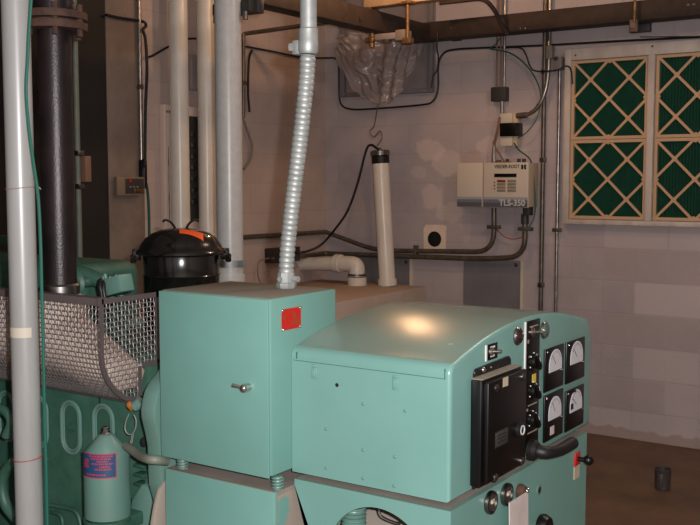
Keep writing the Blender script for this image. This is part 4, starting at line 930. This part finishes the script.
# rocker cover and top-end parts
obj('rocker_cover', MB().box((-3.2, 1.95, 1.17), (-2.27, 2.2, 1.372), .035, seg=4), 'teal_engine', t)
obj('cover_lip', MB().box((-3.22, 1.94, 1.165), (-2.25, 2.21, 1.19), .004), 'teal_clean', t)
obj('intake_elbow', MB().tube(spline([(-2.32, 1.94, 1.355), (-2.24, 1.93, 1.352), (-2.17, 1.95, 1.325), (-2.15, 1.97, 1.27), (-2.15, 1.98, 1.165)]), .022, 20), 'teal_engine', t)
obj('pulley', MB().lathe([(0, 0), (.045, 0), (.047, .004), (.04, .012), (.04, .02), (.047, .028), (.02, .032), (0, .034)], 28, TR((-2.2, 1.87, 1.33)) @ TOY).cyl((-2.2, 1.87, 1.33), (-2.2, 1.95, 1.33), .014, 12), 'teal_engine', t)
q = PY(117.5, 285, 1.82); ang = -.26
M_ = TR(q) @ Matrix.Rotation(ang, 4, 'Y')
sb = obj('sensor_box', MB().box((-.036, -.024, -.023), (.036, .024, .023), .003, M_), 'teal_clean', t, label='tilted teal sensor box')
mb = MB(); 
for dx in (-.012, .012): mb.sphere((dx, -.01, .025), .0045, (1, 1, 1), M_)
obj('box_screws', mb, 'steel', sb)
obj('harness', MB().tube(spline([PY(101, 280, 1.80), PY(100.5, 287, 1.79), PY(102, 294, 1.79), PY(102, 303, 1.79)]), .008, 10).tube(spline([PY(104.5, 281, 1.80), PY(103.5, 289, 1.79), PY(106, 303, 1.79)]), .006, 10), 'cable_black', sb)
mb = MB().box((-.062, -.012, -.02), (-.036, .012, .024), .004, M_).cyl(M_ @ Vector((-.047, 0, .02)), M_ @ Vector((-.047, 0, .034)), .005, 10).cyl(M_ @ Vector((-.028, -.01, .02)), M_ @ Vector((-.028, -.01, .036)), .005, 10)
obj('linkage', mb, 'teal_clean', sb)
obj('box_stand', MB().cyl((q.x + .004, q.y + .01, 1.165), (q.x + .004, q.y + .01, q.z - .026), .012, 12), 'teal_engine', t)
obj('far_rail', MB().box((-3.9, 2.5, 1.36), (-3.27, 2.54, 1.40), .004).box((-3.9, 2.5, 1.30), (-3.27, 2.54, 1.335), .004), 'teal_engine', t)
obj('rail_post', MB().box((-3.3, 2.49, .2), (-3.26, 2.55, 1.36), .004).box((-3.3, 2.28, .7), (-3.26, 2.5, .74), .004), 'teal_engine', t)
# left-hand end: belt guard and hose
obj('belt_guard', MB().box((-2.75, 1.60, .45), (-2.315, 1.66, 1.08), .02), 'black_rubber', t, label='black guard at the left edge')
obj('coolant_hose', MB().tube(spline([PY(-6, 405, 1.57), PY(6, 412, 1.57), PY(11, 422, 1.57), PY(6, 436, 1.57)]), .012, 14).tube(spline([PY(14, 462, 1.57), PY(6, 470, 1.57), PY(2, 485, 1.57), PY(6, 505, 1.57), PY(16, 518, 1.57)]), .014, 14), 'teal_engine', t)
# manifold in insulation
mb = MB()
mpts = [Vector((-2.75, 1.695, 1.225)), Vector((-2.3, 1.69, 1.225)), Vector((-2.1, 1.69, 1.215)), Vector((-2.0, 1.69, 1.20)), Vector((-1.93, 1.69, 1.175)), Vector((-1.87, 1.692, 1.148)), Vector((-1.815, 1.695, 1.125))]
sp_ = spline(mpts, 10); mb.tube(sp_, [.07] * len(sp_), 28)
for v in mb.bm.verts:
    f_ = max(0, min(1, (v.co.x + 2.1) / .28)); c_ = min(sp_, key=lambda p_: abs(p_.x - v.co.x))
    v.co.z = c_.z + (v.co.z - c_.z) * (1.42 - .72 * f_)
mb.tube([Vector((-2.05, 1.69, 1.2)), Vector((-2.05, 1.695, 1.27)), Vector((-2.05, 1.70, 1.315)), Vector((-2.05, 1.70, 1.326))], [.074, .07, .066, .05], 24)
for x_ in (-2.55, -2.3): mb.tube([Vector((x_, 1.75, 1.14)), Vector((x_, 1.71, 1.19)), Vector((x_, 1.70, 1.25))], .05, 18)
for v in mb.bm.verts: v.co += Vector((0, 0, 1)) * .006 * noise.noise(v.co * 22) + Vector((0, 1, 0)) * .006 * noise.noise(v.co * 19 + Vector((5, 0, 0)))
for v in mb.bm.verts:                       # the wrapping stays inside the guard
    v.co.x = min(v.co.x, -1.814); v.co.z = max(v.co.z, 1.092)
    if v.co.z < 1.20:
        f_ = (1.20 - v.co.z) / .125; v.co.y = max(v.co.y, 1.613 + .105 * (1 - math.sqrt(max(0, 1 - f_ * f_))))
    else: v.co.y = max(v.co.y, 1.613)
tag(obj('exhaust_manifold', mb, 'insulation', sharp=80), 'beige insulation-wrapped exhaust manifold inside the wire mesh guard', 'manifold')
# exhaust stack
ex = PY(60.5, 294, 1.70)
t = thing('exhaust_stack', 'dark rusty vertical exhaust pipe rising from the mesh guard', 'exhaust pipe', (ex.x, 1.70, 1.30))
exc = Vector((ex.x, 1.70, 0))
obj('pipe', MB().cyl((ex.x, 1.70, 1.326), (ex.x, 1.70, HC), .0425, 32), 'exhaust', t)
obj('collar', MB().lathe([(.0425, 1.326), (.049, 1.328), (.049, 1.349), (.0435, 1.354)], 32, TR(exc)), 'steel', t, label='bright steel collar')
zf = PY(60, 21, 1.70).z
obj('flange', MB().lathe([(.046, zf - .022), (.083, zf - .022), (.083, zf - .004), (.06, zf - .003), (.06, zf + .003), (.083, zf + .004), (.083, zf + .022), (.046, zf + .022)], 36, TR(exc)), 'rust', t)
for k in range(6):
    a_ = .4 + 2 * PI * k / 6; bx_, by_ = ex.x + .07 * math.cos(a_), 1.70 + .07 * math.sin(a_)
    obj('flange_bolt', MB().cyl((bx_, by_, zf - .04), (bx_, by_, zf + .04), .008, 8), 'rust', t)
obj('upper_pipe', MB().cyl((ex.x, 1.70, zf + .02), (ex.x, 1.70, HC), .052, 32), 'exhaust', t)
# ---- wire mesh guard
GX1 = -1.80; GX0 = -2.60
profg = [(1.604, 1.339), (1.603, 1.30), (1.602, 1.25), (1.602, 1.20), (1.608, 1.165), (1.622, 1.135), (1.645, 1.107), (1.672, 1.087), (1.70, 1.077), (1.735, 1.073)]
pr = spline([Vector((GX1, y, z)) for y, z in profg], 6)
t = thing('mesh_guard', 'woven wire mesh guard with rounded bottom around the exhaust manifold', 'guard', (-2.2, 1.70, 1.07))
Lp = [0]
for a_, b_ in zip(pr, pr[1:]): Lp.append(Lp[-1] + (b_ - a_).length)
def prat(s):
    j = 0
    while j < len(Lp) - 2 and Lp[j + 1] < s: j += 1
    f_ = (s - Lp[j]) / (Lp[j + 1] - Lp[j]); return pr[j].lerp(pr[j + 1], max(0, min(1, f_)))
PITCHW = .0122; wr = .0015; mb = MB(); amp = .0014
ns = int(Lp[-1] / PITCHW); nx = int((GX1 - GX0) / PITCHW)
for i_ in range(ns + 1):                 # wires along the length
    p_ = prat(i_ * PITCHW); d_ = prat(i_ * PITCHW + .002) - prat(i_ * PITCHW - .002); nv_ = Vector((0, -d_.z, d_.y)).normalized()
    pts = []
    for j in range(nx * 2 + 1): pts.append(Vector((GX1 - j * PITCHW / 2, p_.y, p_.z)) + nv_ * amp * math.cos(PI * (j / 2 + i_)) * (1 if j % 2 == 0 else 0))
    mb.tube(pts, wr, 5, cap=False)
for j in range(nx + 1):                   # wires along the profile
    pts = []
    for i_ in range(ns * 2 + 1):
        s_ = i_ * PITCHW / 2; p_ = prat(s_); d_ = prat(s_ + .002) - prat(max(0, s_ - .002)); nv_ = Vector((0, -d_.z, d_.y)).normalized()
        pts.append(Vector((GX1 - j * PITCHW, p_.y, p_.z)) - nv_ * amp * math.cos(PI * (i_ / 2 + j)) * (1 if i_ % 2 == 0 else 0))
    mb.tube(pts, wr, 5, cap=False)
obj('front_mesh', mb, 'mesh_wire', t, sharp=80)
# end mesh (facing +X)
def front_y(z):
    best = 1.602
    for a_, b_ in zip(pr, pr[1:]):
        if (a_.z - z) * (b_.z - z) <= 0 and abs(a_.z - b_.z) > 1e-9: best = a_.y + (b_.y - a_.y) * (z - a_.z) / (b_.z - a_.z)
    return best
def low_z(y):
    if y < 1.6045: return 1.2
    best = 1.073
    for a_, b_ in zip(pr[18:], pr[19:]):
        if (a_.y - y) * (b_.y - y) <= 0 and abs(a_.y - b_.y) > 1e-9: best = a_.z + (b_.z - a_.z) * (y - a_.y) / (b_.y - a_.y)
    return best
mb = MB(); YR = 1.797; NZ, NYc = 1.158, 1.733
k = 0
y = 1.612
while y < YR:
    z1_ = 1.333; z0_ = low_z(y) if y < NYc else NZ
    n_ = max(2, int((z1_ - z0_) / (PITCHW / 2))); mb.tube([Vector((GX1 + amp * math.cos(PI * (j / 2 + k)) * (1 if j % 2 == 0 else 0), y, z1_ + (z0_ - z1_) * j / n_)) for j in range(n_ + 1)], wr, 5, cap=False)
    y += PITCHW; k += 1
z = 1.328; k = 0
while z > 1.08:
    ya_ = front_y(z); yb_ = YR if z > NZ else NYc
    n_ = max(2, int((yb_ - ya_) / (PITCHW / 2))); mb.tube([Vector((GX1 - amp * math.cos(PI * (j / 2 + k)) * (1 if j % 2 == 0 else 0), ya_ + (yb_ - ya_) * j / n_, z)) for j in range(n_ + 1)], wr, 5, cap=False)
    z -= PITCHW; k += 1
obj('end_mesh', mb, 'mesh_wire', t, sharp=80)
# flat-bar frame
mb = MB()
def strip(pts2, inw, x0_=GX1, th=.004):
    """flat bar of width inw following (y,z) points on the end face"""
    L2 = [Vector((x0_, y, z)) for y, z in pts2]; vs_ = []
    for i_, p_ in enumerate(L2):
        d_ = L2[min(i_ + 1, len(L2) - 1)] - L2[max(i_ - 1, 0)]; n_ = Vector((0, -d_.z, d_.y)).normalized()
        vs_.append((p_, p_ + n_ * inw))
    for (a_, b_), (c__, d__) in zip(vs_, vs_[1:]): mb.prism([a_, c__, d__, b_], (th, 0, 0))
strip([(p_.y, p_.z) for p_ in pr], .010); strip([(YR, 1.339), (1.604, 1.339)], .013); strip([(YR, NZ), (YR, 1.339)], .010)
strip([(NYc + .004, NZ - .004), (YR, NZ - .004)], .012); strip([(NYc, 1.073), (NYc, NZ)], .010)
obj('end_frame', mb, 'mesh_frame', t, sharp=50)
obj('top_bar', MB().box((GX0, 1.597, 1.323), (GX1 + .004, 1.602, 1.341), .001).box((GX0, 1.602, 1.337), (GX1, 1.628, 1.341)).box((GX1 - .004, 1.5962, 1.3222), (GX1 + .0048, 1.6075, 1.3418)), 'mesh_frame', t)
obj('bottom_bar', MB().box((GX0, 1.715, 1.0655), (GX1, 1.74, 1.0705)), 'mesh_frame', t)
mb = MB()
pl = [pr[i_] for i_ in range(len(pr))]
for a_, b_ in zip(pl, pl[1:]): mb.prism([a_ + Vector((-.002, -.002, -.002)), b_ + Vector((-.002, -.002, -.002)), b_ + Vector((.005, -.002, -.002)), a_ + Vector((.005, -.002, -.002))], (0, .0015, .0015))
obj('corner_strap', mb, 'mesh_frame', t, sharp=60)
# ---- oil filter canister
oc = PY(107, 480, 1.63); r_ = .0555
zt_ = PY(107, 450, 1.63).z + .0; zb_ = .80
t = thing('oil_filter', 'teal oil filter canister with cone top and blue label, in front of the engine block', 'oil filter', (oc.x, 1.63, zb_))
z1_ = PY(107, 453, 1.63).z; z2_ = PY(107, 434, 1.63).z
obj('canister', MB().lathe([(.045, zb_), (r_, zb_ + .004), (r_, z1_ - .004), (r_ * .97, z1_ + .006), (.02, z2_ - .004), (.016, z2_), (0, z2_ + .001)], 48, TR((oc.x, 1.63, 0)), ), 'teal_clean', t, sharp=50)
obj('bolt', MB().lathe([(0, z2_), (.012, z2_), (.012, z2_ + .006), (.008, z2_ + .007), (.008, z2_ + .016), (.006, z2_ + .018), (0, z2_ + .018)], 8, TR((oc.x, 1.63, 0))), 'chrome', t, label='chrome bolt')
obj('band', MB().lathe([(r_, PY(107, 518, 1.63).z - .006), (r_ + .003, PY(107, 518, 1.63).z - .005), (r_ + .003, PY(107, 518, 1.63).z + .004), (r_, PY(107, 518, 1.63).z + .005)], 48, TR((oc.x, 1.63, 0)), cap=False), 'teal_engine', t)
obj('base_bracket', MB().box((oc.x - .05, 1.62, zb_ - .03), (oc.x + .05, EY, zb_ + .002), .004), 'teal_engine', t)
# label: curved patch on the cylinder
view = math.atan2(0 - 1.63, 0 - oc.x)           # angle facing the camera
def cyl_patch(mb, a0, a1, z0, z1, rr, n=16):
    prev = None
    for k in range(n + 1):
        a_ = a0 + (a1 - a0) * k / n; v0 = mb.bm.verts.new((oc.x + rr * math.cos(a_), 1.63 + rr * math.sin(a_), z0)); v1 = mb.bm.verts.new((oc.x + rr * math.cos(a_), 1.63 + rr * math.sin(a_), z1))
        if prev: mb.bm.faces.new((prev[0], v0, v1, prev[1]))
        prev = (v0, v1)
lz1 = PY(107, 457, 1.575).z; lz0 = PY(107, 482, 1.575).z; a0 = view - 1.45; a1 = view + .42
mb = MB(); cyl_patch(mb, a0, a1, lz0, lz1, r_ + .0004); lb = obj('label', mb, 'blue_label', t, label='blue label with red print')
mb = MB(); rr = r_ + .0008; Hl = lz1 - lz0
cyl_patch(mb, a0, a1, lz1 - .0025, lz1, rr); cyl_patch(mb, a0, a1, lz0, lz0 + .0025, rr); cyl_patch(mb, a1 - .035, a1, lz0, lz1, rr, 3)
rnd = random.Random(3)
for row, (v0, u0, u1) in enumerate(((.86, .35, .92), (.76, .4, .88), (.66, .55, .8), (.56, .42, .92), (.44, .6, .85), (.34, .5, .88), (.12, .25, .75))):
    u = u0
    while u < u1:
        w_ = rnd.uniform(.03, .09); cyl_patch(mb, a0 + (a1 - a0) * u, a0 + (a1 - a0) * min(u1, u + w_), lz0 + Hl * v0, lz0 + Hl * (v0 + .055), rr, 3); u += w_ + .018
for v0 in (.4, .47, .54, .62, .7): cyl_patch(mb, a0 + (a1 - a0) * rnd.uniform(.1, .2), a0 + (a1 - a0) * rnd.uniform(.28, .36), lz0 + Hl * v0, lz0 + Hl * (v0 + .05), rr, 4)
obj('print', mb, 'red_print', lb)
# ---- air cleaner
ac = Vector((-2.055, 2.15, 0)); zr = PY(182, 252, 2.15).z; zl = PY(182, 229, 2.15).z
t = thing('air_cleaner', 'glossy black drum air cleaner with domed lid and orange sticker', 'air cleaner', (ac.x, ac.y, 1.17))
obj('drum', MB().lathe([(.105, 1.171), (.112, 1.18), (.112, zr - .07), (.115, zr - .066), (.112, zr - .062), (.112, zr - .008), (.118, zr - .002)], 48, TR(ac)), 'black_metal', t)
lid = obj('lid', MB().lathe([(.132, zr - .005), (.136, zr - .002), (.134, zr + .008), (.122, zr + .013), (.116, zr + .026), (.104, zr + .042), (.085, zr + .056), (.06, zr + .066), (.03, zr + .071), (0, zr + .072)], 48, TR(ac)), 'black_metal', t, sharp=60)
# sticker follows the dome
mb = MB(); prevr = None
def dome(r): 
    T_ = [(.134, .008), (.122, .013), (.116, .026), (.104, .042), (.085, .056), (.06, .066), (.03, .071), (0, .072)]
    for (ra, za_), (rb, zb__) in zip(T_, T_[1:]):
        if rb <= r <= ra: return za_ + (zb__ - za_) * (ra - r) / (ra - rb)
    return .072
va = math.atan2(-ac.y, -ac.x); gx = Vector((math.cos(va), math.sin(va), 0)); gy = Vector((-gx.y, gx.x, 0))
grid = []
for i_ in range(11):
    rowv = []
    for j in range(7):
        s_ = -.004 + .068 * i_ / 10; f_ = .05 + .034 * j / 6 + .010 * (i_ / 10 - .5) ; p_ = gx * f_ + gy * s_; r__ = p_.length
        rowv.append(mb.bm.verts.new(ac + p_ + Vector((0, 0, zr + dome(r__) + .0012))))
    grid.append(rowv)
for i_ in range(10):
    for j in range(6): mb.bm.faces.new((grid[i_][j], grid[i_ + 1][j], grid[i_ + 1][j + 1], grid[i_][j + 1]))
obj('sticker', mb, 'orange_sticker', lid, label='orange sticker')
mb = MB()
for s_ in (-1, 1):
    b0_ = ac + gy * (s_ * .016) + Vector((0, 0, zr + .071))
    mb.tube(spline([b0_, b0_ + gy * s_ * .008 + Vector((0, 0, .012)), b0_ + gy * s_ * .018 + Vector((0, 0, .021)), b0_ + gy * s_ * .03 + Vector((0, 0, .024)), b0_ + gy * s_ * .036 + Vector((0, 0, .018))]), .0035, 8)
obj('bail_wire', mb, 'black_metal', lid)
for s_ in (-1, 1):
    cpos = ac + gy * s_ * .125 + gx * .02; mb = MB()
    M2 = TR(cpos + Vector((0, 0, zr))) @ Matrix.Rotation(math.atan2(gy.y * s_, gy.x * s_), 4, 'Z')
    mb.box((-.01, -.015, -.022), (.016, .015, .012), .004, M2); mb.box((.004, -.012, -.03), (.022, .012, -.004), .005, M2)
    obj('clamp', mb, 'black_metal', t)
# ---- white pipe in the foreground, with its wire, ties and tape
wq = PY(22.5, 260, 1.36)
t = thing('pipe_post', 'pale grey upright pipe in the left foreground wrapped with ties and tape', 'pipe', (wq.x, 1.36, 0))
obj('pipe', MB().cyl((wq.x, 1.36, 0), (wq.x, 1.36, HC), .0292, 32), 'white_pipe', t)
za_ = PY(22, 334, 1.335).z; zb2 = PY(22, 328.5, 1.335).z; z2__ = PY(22, 338.5, 1.335).z
def arc_band(z0, z1, a0, a1, r, name, mm, lab=None):
    mb = MB(); prev = None
    for k in range(25):
        a_ = a0 + (a1 - a0) * k / 24; q_ = [mb.bm.verts.new((wq.x + rr_ * math.cos(a_), 1.36 + rr_ * math.sin(a_), z)) for rr_, z in ((r, z0), (r, z1))]
        if prev: mb.bm.faces.new((prev[0], q_[0], q_[1], prev[1]))
        prev = q_
    obj(name, mb, mm, t, label=lab)
va2 = math.atan2(-1.36, -wq.x)
arc_band(z2__, zb2, va2 - 1.45, va2 + .5, .0297, 'tape', 'tape', 'strip of cream tape')
for py, mm, nm in ((188, 'twine', 'tie'), (461, 'cable_red', 'tie')):
    z_ = PY(22, py, 1.335).z; pts = [(wq.x + .0305 * math.cos(a_), 1.36 + .0305 * math.sin(a_), z_ + .003 * math.sin(a_ - va2)) for a_ in [2 * PI * k / 32 for k in range(32)]]
    mb = MB().tube(pts, .0011, 6, closed=True)
    e_ = Vector((wq.x + .0305 * math.cos(va2 + 1.5), 1.36 + .0305 * math.sin(va2 + 1.5), z_)); mb.tube(spline([e_, e_ + Vector((.012, -.004, .003)), e_ + Vector((.02, -.002, -.003))]), .0015, 6)
    obj(nm, mb, mm, t)
gw = [(31.5, -5), (29, 30), (27.5, 60), (26, 90), (28.5, 125), (33, 160), (38, 195), (40.5, 240), (42, 300), (43.5, 360), (45, 430), (46.5, 480), (47.5, 530)]
cable('wire', [PY(x_ + 0, y_, 1.345) for x_, y_ in gw] + [Vector((PY(47.5, 530, 1.345).x, 1.345, .3))], .0034, 'cable_green', 'long green wire tied along the pale pipe in the left foreground')

# ================================================================== LIGHT
def point(name, loc, power, col, r):
    l = bpy.data.lights.new(name, 'POINT'); l.energy = power; l.color = col; l.shadow_soft_size = r
    o = bpy.data.objects.new(name, l); COL.objects.link(o); o.location = loc; return o
rt = Vector((cy, sy, 0))
# camera flash beside the lens
point('camera_flash', Vector((0, 0, EYE)) + rt * .055 + Vector((0, 0, .05)), 270, (1, .98, 1), .012)
# warm lamps of the room
point('ceiling_lamp', (-2.80, 4.72, 2.92), 21, (1, .56, .28), .05)
point('ceiling_lamp', (-.5, 3.7, 3.1), 46, (1, .76, .67), .08)
w = bpy.data.worlds.new('World'); S.world = w; w.use_nodes = True
w.node_tree.nodes['Background'].inputs[0].default_value = (.02, .017, .016, 1); w.node_tree.nodes['Background'].inputs[1].default_value = 1

# ================================================================== CAMERA
cam = bpy.data.cameras.new('Camera'); cam.sensor_width = 36; cam.lens = F / 700 * 36; cam.clip_start = .05
co = bpy.data.objects.new('Camera', cam); COL.objects.link(co); co.location = (0, 0, EYE)
co.rotation_euler = (PI / 2 - PITCH, 0, YAW); S.camera = co
S.view_settings.view_transform = 'Standard'; S.view_settings.look = 'None'; S.view_settings.gamma = 1; S.view_settings.use_curve_mapping = False
S.view_settings.exposure = -.06
